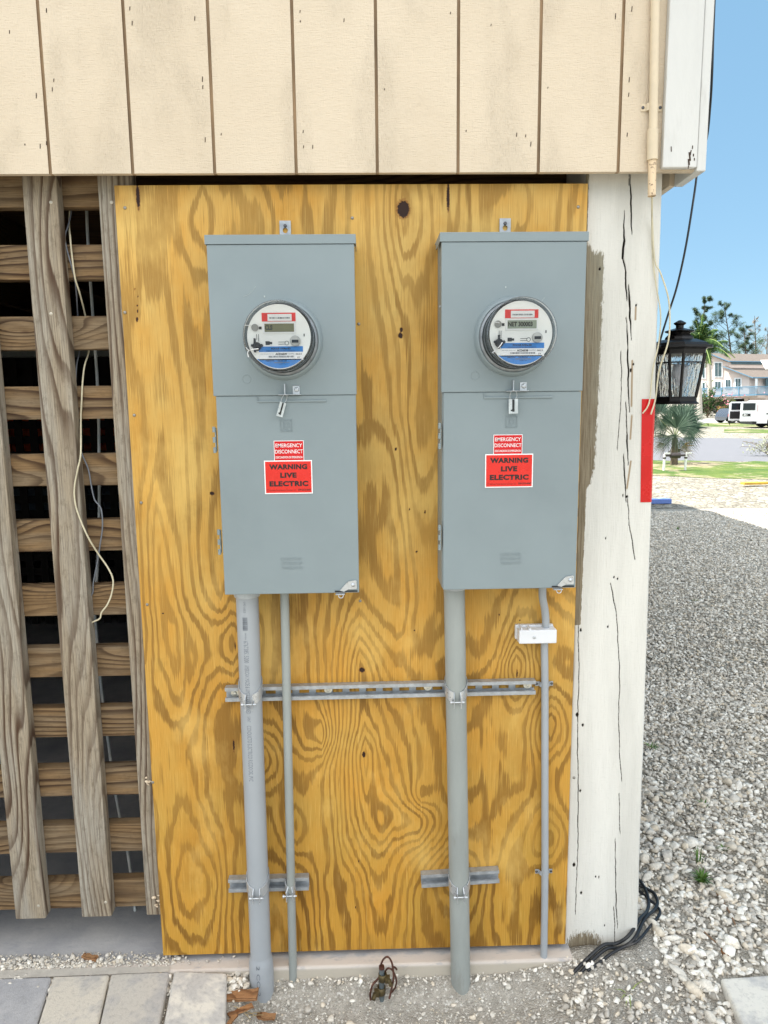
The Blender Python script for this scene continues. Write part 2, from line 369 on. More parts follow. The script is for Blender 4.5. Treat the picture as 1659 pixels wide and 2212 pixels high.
grav = s.mix(sp.outputs[1], s2l((150, 143, 131)), s2l((204, 198, 186)))
s.l(s.mix(s.attr('dirt'), grav, dirt), s.b.inputs['Base Color']); s.b.inputs['Roughness'].default_value = .95; s.b.inputs['Specular IOR Level'].default_value = .15
s.bump(s.math('ADD', s.noise(160, None, 5, .7), s.math('MULTIPLY', v1.outputs[0], -.6)), .9, .012)
struct(gridmesh('gravel_bed', GX, GY, GZ, {'dirt': dirtmask}, s.m))
# loose stones
def ico(sub):
    bm = bmesh.new(); bmesh.ops.create_icosphere(bm, subdivisions=sub, radius=1); bm.verts.index_update()
    v = np.array([x.co[:] for x in bm.verts]); f = np.array([[q.index for q in p.verts] for p in bm.faces]); bm.free(); return v, f
def stones(name, xs, ys, zs, sizes, mat, sub, tone):
    V0, F0 = ico(sub); nv, nf = len(V0), len(F0); n = len(xs); variants = []
    for k in range(14):
        V = V0*(1+.22*rng.standard_normal((nv, 1)).clip(-1.6, 1.6)) if sub == 1 else V0.copy()
        for _ in range(9):      # random flat facets
            d = rng.standard_normal(3); d /= np.linalg.norm(d); h = .42+.36*rng.random(); pr = V@d; V = V-np.outer(np.maximum(pr-h, 0), d)
        variants.append(V)
    variants = np.array(variants)[rng.integers(0, 14, n)]
    q = rng.standard_normal((n, 4)); q /= np.linalg.norm(q, axis=1)[:, None]; a, b, c, d = q.T
    R = np.stack([1-2*(c*c+d*d), 2*(b*c-d*a), 2*(b*d+c*a), 2*(b*c+d*a), 1-2*(b*b+d*d), 2*(c*d-b*a), 2*(b*d-c*a), 2*(c*d+b*a), 1-2*(b*b+c*c)], -1).reshape(n, 3, 3)
    sc = np.stack([1+.35*rng.random(n), .7+.3*rng.random(n), .5+.35*rng.random(n)], -1)
    V = np.einsum('nij,nvj->nvi', R, variants*sc[:, None, :]); V[:, :, 2] *= .75
    V = V*sizes[:, None, None]+np.stack([xs, ys, zs], -1)[:, None, :]
    Fc = (F0[None]+(np.arange(n)*nv)[:, None, None]).reshape(-1, 3)
    me = bpy.data.meshes.new(name); co = V.reshape(-1, 3).astype(np.float32)
    me.vertices.add(len(co)); me.vertices.foreach_set('co', co.ravel()); me.loops.add(Fc.size); me.loops.foreach_set('vertex_index', Fc.ravel().astype(np.int32))
    me.polygons.add(len(Fc)); me.polygons.foreach_set('loop_start', np.arange(0, Fc.size, 3, dtype=np.int32)); me.polygons.foreach_set('loop_total', np.full(len(Fc), 3, dtype=np.int32))
    me.update(calc_edges=True); me.materials.append(mat)
    at = me.attributes.new('tone', 'FLOAT', 'POINT'); at.data.foreach_set('value', np.repeat(tone, nv).astype(np.float32))
    return link(name, me)
s = NT('limestone_chips'); t = s.attr('tone')
rp = s.n('ValToRGB'); s.l(t, rp.inputs[0]); e = rp.color_ramp.elements
e[0].position = 0; e[0].color = s2l((158, 151, 140))+(1,); e[1].position = 1; e[1].color = s2l((252, 248, 238))+(1,)
for p_, c_ in ((.15, (196, 190, 180)), (.45, (218, 212, 201)), (.6, (218, 204, 182)), (.75, (236, 231, 221))):
    x = e.new(p_); x.color = s2l(c_)+(1,)
s.l(s.mix(s.rng(s.noise(120, None, 5), .4, .62, .3, 0), rp.outputs[0], s2l((150, 143, 132))), s.b.inputs['Base Color']); s.b.inputs['Roughness'].default_value = .92; s.b.inputs['Specular IOR Level'].default_value = .2
s.bump(s.noise(350), .35, .002); stone_m = s.m
slab_poly = [P(x, y, Z=.03) for x, y in ((1550, 2106), (1830, 2086), (1950, 2350), (1662, 2350))]
def off_slab(x, y):
    ins = np.ones(len(x), bool)
    for i in range(4):
        a, b = slab_poly[i], slab_poly[(i+1) % 4]; ins &= ((b.x-a.x)*(y-a.y)-(b.y-a.y)*(x-a.x)) < 0
    return ~ins
def scatter(n, fx, fy, smin, smax, sub, name, label, cond=None, sink=.25, tone=None, pw=2.0, zf=None):
    x = rng.uniform(*fx, n); y = rng.uniform(*fy, n)
    if cond is not None: k = cond(x, y); x, y = x[k], y[k]
    k = off_slab(x, y); x, y = x[k], y[k]
    n = len(x); sz = smin+(smax-smin)*rng.random(n)**pw
    z = (ground_z(x, y) if zf is None else zf(x, y))+sz*sink+.004*rng.random(n)
    o = stones(name, x, y, z, sz, stone_m, sub, (rng.random(n) if tone is None else tone(n)))
    struct(o, 'stuff'); o['label'] = label; return o
def wedge(x, y):       # what the place shows right of the post and in front of it
    return (x > 1.5+.0*y) & ((x-.63) < (y+1.95)*.80+.25) & ((x-.63) > (y+1.95)*.33)
scatter(42000, (1.4, 3.4), (-1.2, 2.2), .005, .017, 2, 'gravel', 'loose pale crushed limestone gravel beside the post', lambda x, y: wedge(x, y), pw=1.7)
scatter(700, (1.5, 3.2), (-1.0, .9), .018, .032, 2, 'gravel', 'larger limestone lumps among the gravel', lambda x, y: wedge(x, y), pw=1.6, tone=lambda n: .3+.7*rng.random(n))
scatter(120000, (1.6, 7.0), (2.2, 9.0), .008, .021, 1, 'gravel', 'pale limestone gravel further along the driveway', wedge)
scatter(9000, (-.6, 1.75), (-1.0, -.045), .0015, .006, 1, 'grit', 'fine grit and shell fragments on the bare dirt', lambda x, y: x > -.02+0*y, .3, lambda n: .3+.7*rng.random(n)**.7, 2.2)
scatter(520, (-.1, 1.9), (-1.0, -.05), .006, .015, 2, 'pebbles', 'scattered pebbles on the bare dirt below the meters', lambda x, y: x > .25, .25, lambda n: .2+.7*rng.random(n), 2.5)
_ya, _yb = P(100, 2092, Z=.034).y, P(100, 2068, Z=.034).y
_debris = lambda x, y: rng.random(len(x)) < np.clip((.12-x)/.35, .04, 1)*(1-.75*np.clip((y-_ya)/(_yb-_ya), 0, 1))
scatter(5200, (-.75, .32), (_ya, _yb+.012), .0015, .0075, 1, 'grit', 'gravel debris strewn along the slab edge above the pavers', _debris, .25, lambda n: .1+.8*rng.random(n), 2.0, lambda x, y: .032+0*x)
scatter(420, (-.75, .25), (_ya, _yb), .005, .012, 2, 'pebbles', 'pebbles lying along the slab edge above the pavers', _debris, .3, lambda n: .1+.8*rng.random(n), 2.0, lambda x, y: .032+0*x)
scatter(70, (.25, 1.6), (-.9, -.09), .010, .020, 2, 'pebbles', 'bigger stones half sunk in the bare dirt', None, .1, lambda n: .1+.7*rng.random(n), 1.5)
scatter(240, (.25, 1.25), (-.065, -.032), .003, .010, 2, 'pebbles', 'small stones along the foot of the slab', None, .2, None, 2.0)
scatter(1500, (-.7, .26), (-.115, -.035), .003, .013, 2, 'pebbles', 'small limestone pebbles between the slab and the pavers', None, .5, None, 2.0)
scatter(260, (1.15, 1.5), (-.28, -.05), .005, .014, 2, 'pebbles', 'pebbles heaped at the foot of the post', None, .5, None, 2.0)
# ============================================================ SLAB, interior
slab_m = NT('painted_slab')
c = slab_m.mix(slab_m.rng(slab_m.noise(4, None, 6, .65), .35, .65), s2l((150, 150, 154)), s2l((182, 180, 178)))
sx = slab_m.n('SeparateXYZ'); slab_m.l(slab_m.tc.outputs['Object'], sx.inputs[0])
pk = slab_m.rng(slab_m.math('ADD', sx.outputs[1], slab_m.math('MULTIPLY', slab_m.noise(22, None, 4), .06)), .045, .02, 0, .85, True)
c = slab_m.mix(pk, c, s2l((206, 195, 184)))
c = slab_m.mix(slab_m.rng(slab_m.noise(16, slab_m.map((1, 3, 3)), 5, .7), .55, .68, 0, .55), c, s2l((148, 150, 156)))
c = slab_m.mix(slab_m.rng(sx.outputs[2], .028, .018, 0, .75, True), c, s2l((176, 168, 152)))
slab_m.l(c, slab_m.b.inputs['Base Color']); slab_m.b.inputs['Roughness'].default_value = .8; slab_m.bump(slab_m.noise(60, None, 5), .3, .004)
m = MB(); m.box((-9, -.04, -.25), (1.236, 8, .032), .006); struct(m.build('floor_slab', slab_m.m))
# ============================================================ HOUSE ABOVE (siding, boards, floor, roof, side walls)
house = thing('house', 'cream grooved timber house raised on posts above the meters', 'house', (0, -.04, 2.26))
ZB = 2.262; XR = P(1505, 368, Y=-.06).x; XS0 = -.14068
s = NT('siding_paint')
base = s.mix(s.rng(s.noise(2.2, None, 5, .6), .35, .65), s2l((210, 194, 171)), s2l((218, 203, 181)))
saw = s.noise(1, s.map((60, 10, 420)), 3, .6); rough_ = s.noise(1, s.map((420, 20, 60)), 4, .65)
patch = s.rng(s.noise(1, s.map((6, 1, 2.4), (1.4, 0, .3)), 3, .6), .46, .64, 0, 1, True)
crack = s.math('MULTIPLY', s.rng(rough_, .58, .66, 0, .3, True), patch)
base = s.mix(crack, base, s2l((158, 136, 104)))
base = s.mix(s.rng(saw, .56, .8, 0, .14), base, s2l((176, 152, 118)))
s.l(base, s.b.inputs['Base Color']); s.b.inputs['Roughness'].default_value = .7; s.b.inputs['Specular IOR Level'].default_value = .25
s.bump(s.math('ADD', s.math('MULTIPLY', saw, .6), s.math('MULTIPLY', rough_, s.math('ADD', .5, patch))), .8, .004); siding_m = s.m
groove_m = M('groove_wood', (158, 134, 106), .9, 0, .25, 60, stretch=(1, 1, .1))
def siding_mesh(x0, x1, yf, zb, zt, first, step=.2032, gw=.0040, gd=.006, th=.016):
    m = MB(); edges = [x0]; x = first
    while x < x1:
        if x > x0+gw: edges += [x-gw, x+gw]
        x += step
    edges.append(x1); pts = []; 
    for i in range(0, len(edges), 2):
        a, b = edges[i], edges[i+1]
        m.cur = 0; m.add([(a, yf, zb), (b, yf, zb), (b, yf, zt), (a, yf, zt)], [(0, 1, 2, 3)])
        m.add([(a, yf, zb), (b, yf, zb), (b, yf+th, zb), (a, yf+th, zb)], [(0, 3, 2, 1)])
        if i+2 < len(edges):
            c = edges[i+2]; m.cur = 1
            m.add([(b, yf+gd, zb), (c, yf+gd, zb), (c, yf+gd, zt), (b, yf+gd, zt)], [(0, 1, 2, 3)])
            m.add([(b, yf, zb), (b, yf+gd, zb), (b, yf+gd, zt), (b, yf, zt)], [(0, 1, 2, 3)])
            m.add([(c, yf+gd, zb), (c, yf, zb), (c, yf, zt), (c, yf+gd, zt)], [(0, 1, 2, 3)])
            m.add([(b, yf+gd, zb), (c, yf+gd, zb), (c, yf+th, zb), (b, yf+th, zb)], [(0, 3, 2, 1)])
    m.cur = 0; m.add([(x0, yf+th, zb), (x1, yf+th, zb), (x1, yf+th, zt), (x0, yf+th, zt)], [(0, 3, 2, 1)])
    return m
YS = -.0434
siding_mesh(-8.2, XR+.001, YS, ZB, 5.4, XS0-.2032*39).build('siding', [siding_m, groove_m], house)
# nail slots and paint chips in the siding
chip = M('bare_chip', (58, 40, 28), .9)
m = MB()
for k in range(44):
    zz = random.choice([2.34, 2.46, 2.62, 2.34, random.uniform(2.3, 2.75)])+random.uniform(-.02, .02); gi = random.randint(-1, 7)
    xx = XS0+gi*.2032+random.choice([.02, -.02, random.uniform(-.08, .08)])
    hh = random.uniform(.002, .006); m = MB(); m.obox((xx, YS-.0002, zz), (.0009, 0, random.uniform(-.0004, .0004)), (0, .0006, 0), (.0004, 0, hh)); m.build('nail_slot', chip, house)
cb = M('white_board_paint', (206, 206, 203), .65, 0, .05, 8, .5, 120, stretch=(1, 1, .2), dirt=(160, 158, 150), ds=22, damt=.45)
m = MB(); bl = P(1431, 368, Y=-.062).x; br = P(1505, 368, Y=-.062).x
m.box((bl, YS-.019, ZB+.004), (br, YS-.0005, 5.4), .0025); m.build('corner_board', cb, house)
brr = P(1525, 372, Y=-.06).x
m = MB(); m.box((br+.0015, YS-.016, ZB-.004), (brr, YS+.12, 5.4), .0025); m.build('corner_board', cb, house)
# bare chips on the corner board
m = MB()
for (px, py, hh, ww) in ((1490, 338, .010, .0018), (1488, 350, .007, .002), (1492, 330, .006, .0012), (1498, 335, .003, .0012), (1496, 318, .004, .001), (1450, 322, .006, .0009), (1487, 361, .004, .001), (1500, 344, .003, .001)):
    p = P(px, py, Y=YS-.0195); m = MB(); m.obox(p, (ww, 0, 0), (0, .0006, 0), (random.uniform(-.3, .3)*hh, 0, hh)); m.build('paint_chip', chip, house)
m = MB(); m.box((brr-.035, YS+.122, ZB), (brr-.018, 9.5, 5.4)); m.build('side_siding', siding_m, house)
# floor framing above the open ground level
m = MB(); m.box((-8.2, .30, 2.42), (brr-.04, 9.4, 2.6)); m.box((-8.2, -.02, 2.44), (brr-.04, .28, 2.6))
for k in range(14): m.box((-6.9+k*.61, .28, 2.26), (-6.9+k*.61+.045, 9.3, 2.42))
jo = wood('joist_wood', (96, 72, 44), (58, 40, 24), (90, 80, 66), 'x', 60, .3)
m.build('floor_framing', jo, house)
m = MB(); m.box((-8.2, .22, 2.262), (brr-.04, .262, 2.44)); m.build('rim_beam', jo, house)
# roof with gable ends hidden above the view; it throws the house's shadow
roof_m = M('roof_shingle', (120, 112, 104), .9, 0, .2, 30)
m = MB(); EX = 2.28
m.add([(-8.6, -.6, 5.35), (EX, -.6, 5.35), (EX, 10.4, 5.35), (-8.6, 10.4, 5.35), (-8.6, -.6, 5.45), (EX, -.6, 5.45), (EX, 10.4, 5.45), (-8.6, 10.4, 5.45), (-5, 4.7, 6.6), (-1, 4.7, 6.6)],
      [(0, 3, 2, 1), (0, 1, 5, 4), (1, 2, 6, 5), (2, 3, 7, 6), (3, 0, 4, 7), (4, 5, 9, 8), (5, 6, 9), (6, 7, 8, 9), (7, 4, 8)]); m.build('roof', roof_m, house)
# ground-level enclosure behind the lattice
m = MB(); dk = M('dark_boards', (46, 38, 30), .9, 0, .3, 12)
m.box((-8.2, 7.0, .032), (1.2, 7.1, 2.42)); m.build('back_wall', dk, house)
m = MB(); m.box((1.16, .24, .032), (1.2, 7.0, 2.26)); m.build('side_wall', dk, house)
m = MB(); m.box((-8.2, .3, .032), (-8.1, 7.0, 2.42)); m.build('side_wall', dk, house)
# inner lattice and orange panel seen dimly through the openings
inner = thing('inner_lattice', 'dark lattice panel with orange showing through deep inside the ground level', 'lattice', (-1.3, 3.4, .03))
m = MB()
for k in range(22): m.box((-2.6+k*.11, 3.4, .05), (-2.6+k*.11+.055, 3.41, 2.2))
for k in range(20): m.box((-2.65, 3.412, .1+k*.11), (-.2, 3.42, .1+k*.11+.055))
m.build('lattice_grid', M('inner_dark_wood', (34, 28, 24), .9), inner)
m = MB(); m.box((-2.6, 3.6, 1.25), (-.4, 3.62, 1.62)); m.build('orange_panel', M('orange_panel', (230, 96, 40), .6), inner)
m = MB(); m.box((-2.6, 3.6, .85), (-.4, 3.62, 1.2)); m.build('grey_panel', M('grey_panel', (120, 130, 140), .6), inner)
m = MB(); m.box((-4.0, 2.4, 1.98), (-.5, 2.5, 2.05)); tag(m.build('plank', M('grey_plank', (120, 122, 116), .8)), 'grey plank across the dark space behind the lattice', 'plank')
# ============================================================ POST
z0p, z1p = -.05, 2.40; X0, X1 = 1.222, 1.4235
nxp, nzp = 210, 520
zs = np.linspace(z0p, z1p, nzp); us = np.linspace(0, 1, nxp); U, Zp = np.meshgrid(us, zs)
# right edge leans a little outwards towards the ground
xr = X1+(2.26-Zp)*.0118+.002*(vnoise(Zp*9, Zp*0, 31, 2)-.5); xl = X0+.004*(vnoise(Zp*7, Zp*0+4, 33, 2)-.5)
Xp = xl+(xr-xl)*U
ed = np.clip(np.minimum(U, 1-U)/.03, 0, 1); Yp = .021+.006*(1-ed)**2+.0006*(vnoise(Xp*120, Zp*18, 35, 2)-.5)
def c5(l): return [( (2200+x*.7778)/1.8227, (680+y*.7778)/1.8227) for x, y in l]
def c6(l): return [( (2200+x*.6325)/1.8227, (2400+y*.6325)/1.8227) for x, y in l]
cracks = [(c5([(356, 0), (358, 60)]), .0015), (c5([(362, 8), (367, 120), (368, 240), (372, 315)]), .0022), (c5([(333, 190), (330, 340), (322, 430), (338, 500), (345, 650)]), .003),
    (c5([(355, 570), (358, 700), (366, 850)]), .0026), (c5([(340, 730), (350, 900), (352, 1050), (357, 1210)]), .0022), (c5([(338, 1160), (346, 1330), (352, 1480)]), .0018),
    (c5([(328, 1420), (335, 1580), (340, 1670)]), .002), (c5([(345, 1640), (362, 1820), (388, 1960)]), .0013), (c5([(262, 2080), (290, 2210)]), .0011), (c5([(315, 900), (318, 1100), (297, 1400)]), .0008),
    (c6([(358, 0), (370, 230), (380, 480), (372, 700), (380, 950), (392, 1070)]), .0011), (c6([(375, 1150), (380, 1400)]), .0008), (c6([(350, 1430), (360, 1850), (365, 1990)]), .0013),
    (c6([(120, 100), (125, 450), (115, 800), (120, 1100), (118, 1500), (105, 1900)]), .0012), (c6([(345, 1850), (350, 2080)]), .001)]
def segdist(X, Z, a, b):
    ax, az_, bx, bz = a.x, a.z, b.x, b.z; L = (bx-ax)**2+(bz-az_)**2
    t = np.clip(((X-ax)*(bx-ax)+(Z-az_)*(bz-az_))/L, 0, 1); return np.hypot(X-ax-t*(bx-ax), Z-az_-t*(bz-az_)), t
crk = np.zeros_like(Xp)
for pts, wd in cracks:
    q = [P(x, y, Y=.021) for x, y in pts]; n = len(q)-1
    for i in range(n):
        d, t = segdist(Xp+.005*(vnoise(Zp*26, Zp*0, 77, 4, .6)-.5), Zp, q[i], q[i+1]); T = (i+t)/n; ww = np.maximum(.00075, wd*(.2+.66*np.sin(np.pi*T)**.6)*(.45+1.0*vnoise(Zp*22, Zp*0+i, 78, 3)))
        crk = np.maximum(crk, np.clip(1.35-d/ww, 0, 1))
holes = [c6([h])[0]+(r_,) for h, r_ in (((137, 128), .004), ((306, 107), .003), ((115, 655), .006), ((150, 720), .0045), ((134, 1130), .004), ((95, 1590), .006), ((140, 1765), .0045), ((230, 1665), .003), ((250, 1668), .003), ((285, 1968), .002))]
holes += [c5([h])[0]+(r_,) for h, r_ in (((365, 1000), .004), ((378, 968), .003), ((392, 672), .003), ((325, 1635), .003), ((346, 1640), .004), ((208, 487), .004), ((238, 1850), .002), ((280, 2050), .003), ((298, 2058), .003))]
for hx, hy, r_ in holes:
    r_ *= .72; p = P(hx, hy, Y=.021); crk = np.maximum(crk, np.clip(1.4-np.hypot(Xp-p.x, (Zp-p.z)*.8)/r_, 0, 1))
stain = np.zeros_like(Xp)
for pts in (c5([(390, 680), (388, 745)]), c5([(372, 950), (368, 1180)]), c5([(370, 1230), (362, 1350)]), c5([(365, 1460), (345, 1600)])):
    q = [P(x, y, Y=.021) for x, y in pts]; d, t = segdist(Xp, Zp, q[0], q[1]); stain = np.maximum(stain, np.clip(1.5-d/.0028, 0, 1))
# unpainted weathered patch along the left edge: right border from the photo
zb_ = np.array([P(1300, y, Y=.021).z for y in (500, 522, 560, 700, 860, 960, 1010, 1045, 1060)])[::-1]
xb_ = np.array([P(x, y, Y=.021).x for x, y in ((1270, 495), (1308, 522), (1304, 560), (1300, 700), (1292, 860), (1287, 960), (1284, 1010), (1275, 1045), (1262, 1060))])[::-1]
bx = np.interp(Zp, zb_, xb_, left=0, right=0); bare = np.clip(np.minimum((bx-Xp), (2.088+.02*vnoise(Xp*60, Xp*0, 5, 2)-.35*(Xp-1.22)-Zp)*.5)/.014+.5, -1, 2)
xw = P(1266, 1060, Y=.021).x
bare = np.maximum(bare, np.where((Zp < 1.47) & (Zp > 1.05), np.clip((xw+.002-(1.47-Zp)*.012-Xp)/.004+.3, -1, 2), -1))
bare = np.maximum(bare, np.where(Zp > 2.1, np.clip((1.2285-Xp)/.004+.3, -1, 2), -1))
pb = P(1268, 2040, Y=.021); bare = np.maximum(bare, np.clip(1.4-np.hypot((Xp-pb.x+.01)/.06, (Zp-pb.z)/.045), -1, 1))
bare = np.maximum(bare, np.clip((.018-Zp)/.01, -1, 1))
Yp = Yp+.007*crk**1.5
s = NT('post_paint')
st = s.map((1, 1, .12)); pt = s.mix(s.rng(s.noise(14, st, 5), .35, .65), s2l((204, 202, 195)), s2l((220, 218, 211)))
diag = s.noise(1, s.map((60, 1, 190)), 4, .65); pt = s.mix(s.rng(diag, .58, .72, 0, .22), pt, s2l((170, 168, 158)))
fn = s.noise(1, s.map((420, 1, 14)), 3, .6); pt = s.mix(s.rng(fn, .60, .74, 0, .35), pt, s2l((160, 157, 146)))
gw_ = s.mix(s.rng(s.noise(1, s.map((320, 1, 9)), 4, .6), .35, .65), s2l((102, 90, 72)), s2l((148, 137, 116)))
_sx = s.n('SeparateXYZ'); s.l(s.tc.outputs['Object'], _sx.inputs[0]); gw_ = s.mix(s.rng(s.math('ADD', s.math('ADD', s.math('MULTIPLY', _sx.outputs[2], .9), s.math('MULTIPLY', _sx.outputs[0], 8)), s.noise(30, s.map((1, 1, .3)), 5, .7)), 1.25*8+1.65+.35, 1.27*8+1.95+.6), gw_, s2l((142, 140, 124)))
eg = s.math('ADD', s.attr('bare'), s.math('MULTIPLY', s.math('SUBTRACT', s.noise(1, s.map((300, 1, 45)), 6, .75), .5), 2.6))
c = s.mix(s.rng(eg, .4, .6), pt, gw_)
c = s.mix(s.rng(s.attr('stain'), .3, .9, 0, .8), c, s2l((140, 112, 74)))
c = s.mix(s.rng(s.attr('crack'), .12, .45), c, s2l((34, 27, 20)))
s.l(c, s.b.inputs['Base Color']); s.b.inputs['Roughness'].default_value = .75; s.b.inputs['Specular IOR Level'].default_value = .25
s.bump(s.math('ADD', s.math('MULTIPLY', diag, .7), fn), .4, .003); post_m = s.m
post = thing('support_post', 'thick square timber post with cracked white paint right of the plywood', 'post', (1.33, .11, -.05))
gridmesh('post_face', Xp, Yp, Zp, {'crack': crk, 'stain': stain, 'bare': bare}, post_m, post)
m = MB(); hi, lo = nzp-1, 0
lv = [(Xp[i, 0], Yp[i, 0], Zp[i, 0]) for i in range(nzp)]; rv = [(Xp[i, -1], Yp[i, -1], Zp[i, -1]) for i in range(nzp)]
lb = [(x, .215, z) for x, y, z in lv]; rb = [(x, .215, z) for x, y, z in rv]
for A, B in ((lv, lb), (rb, rv), (lb, rb)):
    m.add(A+B, [(i, i+1, nzp+i+1, nzp+i) for i in range(nzp-1)])
_o = m.build('post_sides', post_m, post)
# red tape round the post's right corner
m = MB(); tt = P(1386, 862, Y=.021); tb = P(1383, 1085, Y=.021); N = 14
def xrf(z): return float(np.interp(z, zs, xr[:, 0]))
vs = []; n4 = 5
for i in range(N+1):
    z = tt.z+(tb.z-tt.z)*i/N; x0 = tt.x+(tb.x-tt.x)*i/N; xe = xrf(z)
    for x, y in ((x0, .0195), (xe-.006, .0195), (xe+.0006, .0255), (xe+.0012, .031), (xe+.0012, .062)): vs.append((x, y, z))
m.add(vs, [(i*n4+k, i*n4+k+1, (i+1)*n4+k+1, (i+1)*n4+k) for i in range(N) for k in range(n4-1)])
tag(m.build('red_tape', tape_m), 'strip of glossy red tape stuck on the white post corner', 'tape')
# ============================================================ PLYWOOD
zt_, zb__ = 2.2464, .0507; NX, NZ = 420, 560
px_ = np.linspace(0, 1.219, NX); pz_ = np.linspace(zb__, zt_, NZ); PX, PZ = np.meshgrid(px_, pz_)
ZW = np.where(PZ < 1.15, PZ, 1.15+(PZ-1.15)*.5)
UP = np.clip((PZ-.95)/.7, 0, 1); g = 9*PX*UP+9*vnoise(PX*2.9+3, ZW*.42+5, 101, 1)+4.2*vnoise(PX*6.3+1, ZW*1.3+2, 102, 1)+1.7*vnoise(PX*14, ZW*4.5, 103, 1)+.7*vnoise(PX*36, ZW*14, 104, 2)+5*PX
def feat(x, y, amp, sx, sz, cusp=0.0, cs=.02, cz=.14):
    global g
    p = P(x, y, Y=0); dx, dz = PX-p.x, PZ-p.z
    r2 = (dx/sx)**2+(dz/sz)**2; g = g+(.62-.30*UP)*amp*np.exp(-r2/(1+.8*np.sqrt(r2)))
    if cusp: g = g+.7*cusp*np.exp(-np.abs(dx)/cs)*np.exp(-(dz/cz)**2)
feat(871, 452, 11, .07, .16, 2.6, .03, .2); feat(300, 470, -9, .04, .22, 2.0, .02, .3); feat(440, 470, 8, .06, .12, 2, .02, .15)
feat(970, 440, -7, .035, .18, 2.5, .015, .25); feat(1130, 440, 6, .05, .10, 1.5, .02, .1); feat(560, 470, 5, .08, .1)
feat(778, 1440, 8, .07, .15, 3.5, .03, .16); feat(695, 1590, -7, .05, .07, -4.0, .035, .08); feat(790, 1640, 7, .045, .10, 2.5, .02, .12)
feat(850, 1765, 10, .10, .10); feat(905, 1770, 4, .05, .06); feat(720, 1620, 6, .11, .10)
feat(500, 1390, 9, .07, .10, 3, .03, .12); feat(400, 1420, 6, .05, .12, -2.5, .02, .1); feat(570, 1640, 7, .04, .07, 2, .02, .08)
feat(1115, 1440, -8, .06, .09, -4.0, .04, .10); feat(1165, 1420, 5, .03, .05); feat(1060, 1420, 6, .07, .09)
feat(1190, 1570, 8, .06, .09, 2.5, .03, .1); feat(1190, 1810, 7, .05, .07); feat(640, 1790, 7, .05, .10, 2, .02, .1)
feat(370, 1720, 6, .07, .28, -2, .03, .2); feat(450, 1900, 7, .09, .2); feat(980, 1880, -7, .08, .10, -2, .03, .1); feat(1040, 1650, -8, .06, .12, 3, .03, .12)
feat(910, 1720, -5, .05, .05, -2, .03, .05); feat(340, 1150, 7, .05, .3, 2, .03, .2); feat(840, 1000, -6, .05, .4); feat(905, 950, 6, .025, .16); feat(360, 750, 5, .05, .3); feat(310, 1000, -5, .04, .2)
feat(820, 1950, 6, .06, .25); feat(1100, 1950, 6, .06, .2, -2, .03, .1)
g = g*.8
kn = np.zeros_like(PX)
for x, y, a, b in ((871, 452, .0155, .021), (298, 425, .0045, .03), (968, 425, .0035, .035), (782, 1447, .008, .007), (786, 1630, .0045, .009), (867, 712, .004, .006), (865, 725, .006, .007), (563, 1055, .006, .004), (458, 1066, .006, .005),
                   (855, 970, .003, .004), (918, 1106, .002, .005), (885, 1100, .0018, .0028), (296, 690, .003, .006), (297, 672, .002, .004), (296, 660, .0018, .003), (298, 640, .0015, .003), (291, 625, .0015, .004), (505, 1610, .0022, .02), (508, 1395, .002, .012), (1117, 1455, .002, .012),
                   (775, 1860, .002, .004), (768, 1960, .0018, .004), (913, 1505, .0015, .002), (352, 1325, .002, .003), (900, 1192, .003, .003), (895, 1362, .0025, .003), (1123, 1340, .002, .003), (1078, 1328, .002, .003), (1110, 1205, .002, .003), (640, 700, .003, .002)):
    p = P(x, y, Y=0); kn = np.maximum(kn, np.clip(1.6-np.sqrt(((PX-p.x)/a)**2+((PZ-p.z)/b)**2), 0, 1))
s = NT('treated_plywood')
f1 = s.noise(1, s.map((520, 1, 9)), 3, .6); f2 = s.noise(1, s.map((150, 1, 3.5)), 3, .6)
jag = s.math('ADD', s.math('MULTIPLY', s.math('SUBTRACT', f2, .5), .55), s.math('MULTIPLY', s.math('SUBTRACT', f1, .5), .40))
gg = s.math('ADD', s.attr('grain'), jag); fr = s.math('FRACT', gg)
band = s.math('MULTIPLY', s.rng(fr, .46, .64, 0, 1, True), s.rng(fr, .90, .99, 1, .0, True))
fl = s.math('FLOOR', gg); wn = s.n('TexWhiteNoise', noise_dimensions='1D'); s.l(fl, wn.inputs['W'])
band = s.math('MULTIPLY', band, s.rng(wn.outputs[0], 0, 1, .5, 1))
band = s.math('MULTIPLY', band, s.rng(s.noise(3.2, s.map((1, 1, .7), (7, 1, 3)), 4, .65), .30, .55, .5, 1))
sz_ = s.n('SeparateXYZ'); s.l(s.tc.outputs['Object'], sz_.inputs[0])
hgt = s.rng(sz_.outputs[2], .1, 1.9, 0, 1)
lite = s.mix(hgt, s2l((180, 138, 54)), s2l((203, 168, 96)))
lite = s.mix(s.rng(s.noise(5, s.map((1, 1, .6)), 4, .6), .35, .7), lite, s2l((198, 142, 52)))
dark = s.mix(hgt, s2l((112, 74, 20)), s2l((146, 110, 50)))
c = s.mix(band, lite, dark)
c = s.mix(s.rng(f1, .54, .68, 0, .42), c, s2l((134, 94, 34))); c = s.mix(s.rng(f1, .44, .3, 0, .38), c, s2l((232, 196, 116)))
c = s.mix(s.rng(s.noise(3.4, s.map((1, 1, .6), (2, 0, 4)), 6, .65), .50, .70, 0, .45), c, s2l((136, 96, 34)))
c = s.mix(s.rng(s.noise(5.5, s.map((1, 1, .5), (9, 0, 1)), 5, .6), .54, .70, 0, .45), c, s2l((232, 194, 112)))
wsh = s.rng(s.noise(9, None, 5, .7), .60, .75, 0, .25); c = s.mix(wsh, c, s2l((120, 104, 50)))
kk = s.math('ADD', s.attr('knot'), s.math('MULTIPLY', s.math('SUBTRACT', s.noise(190, None, 4), .5), .9))
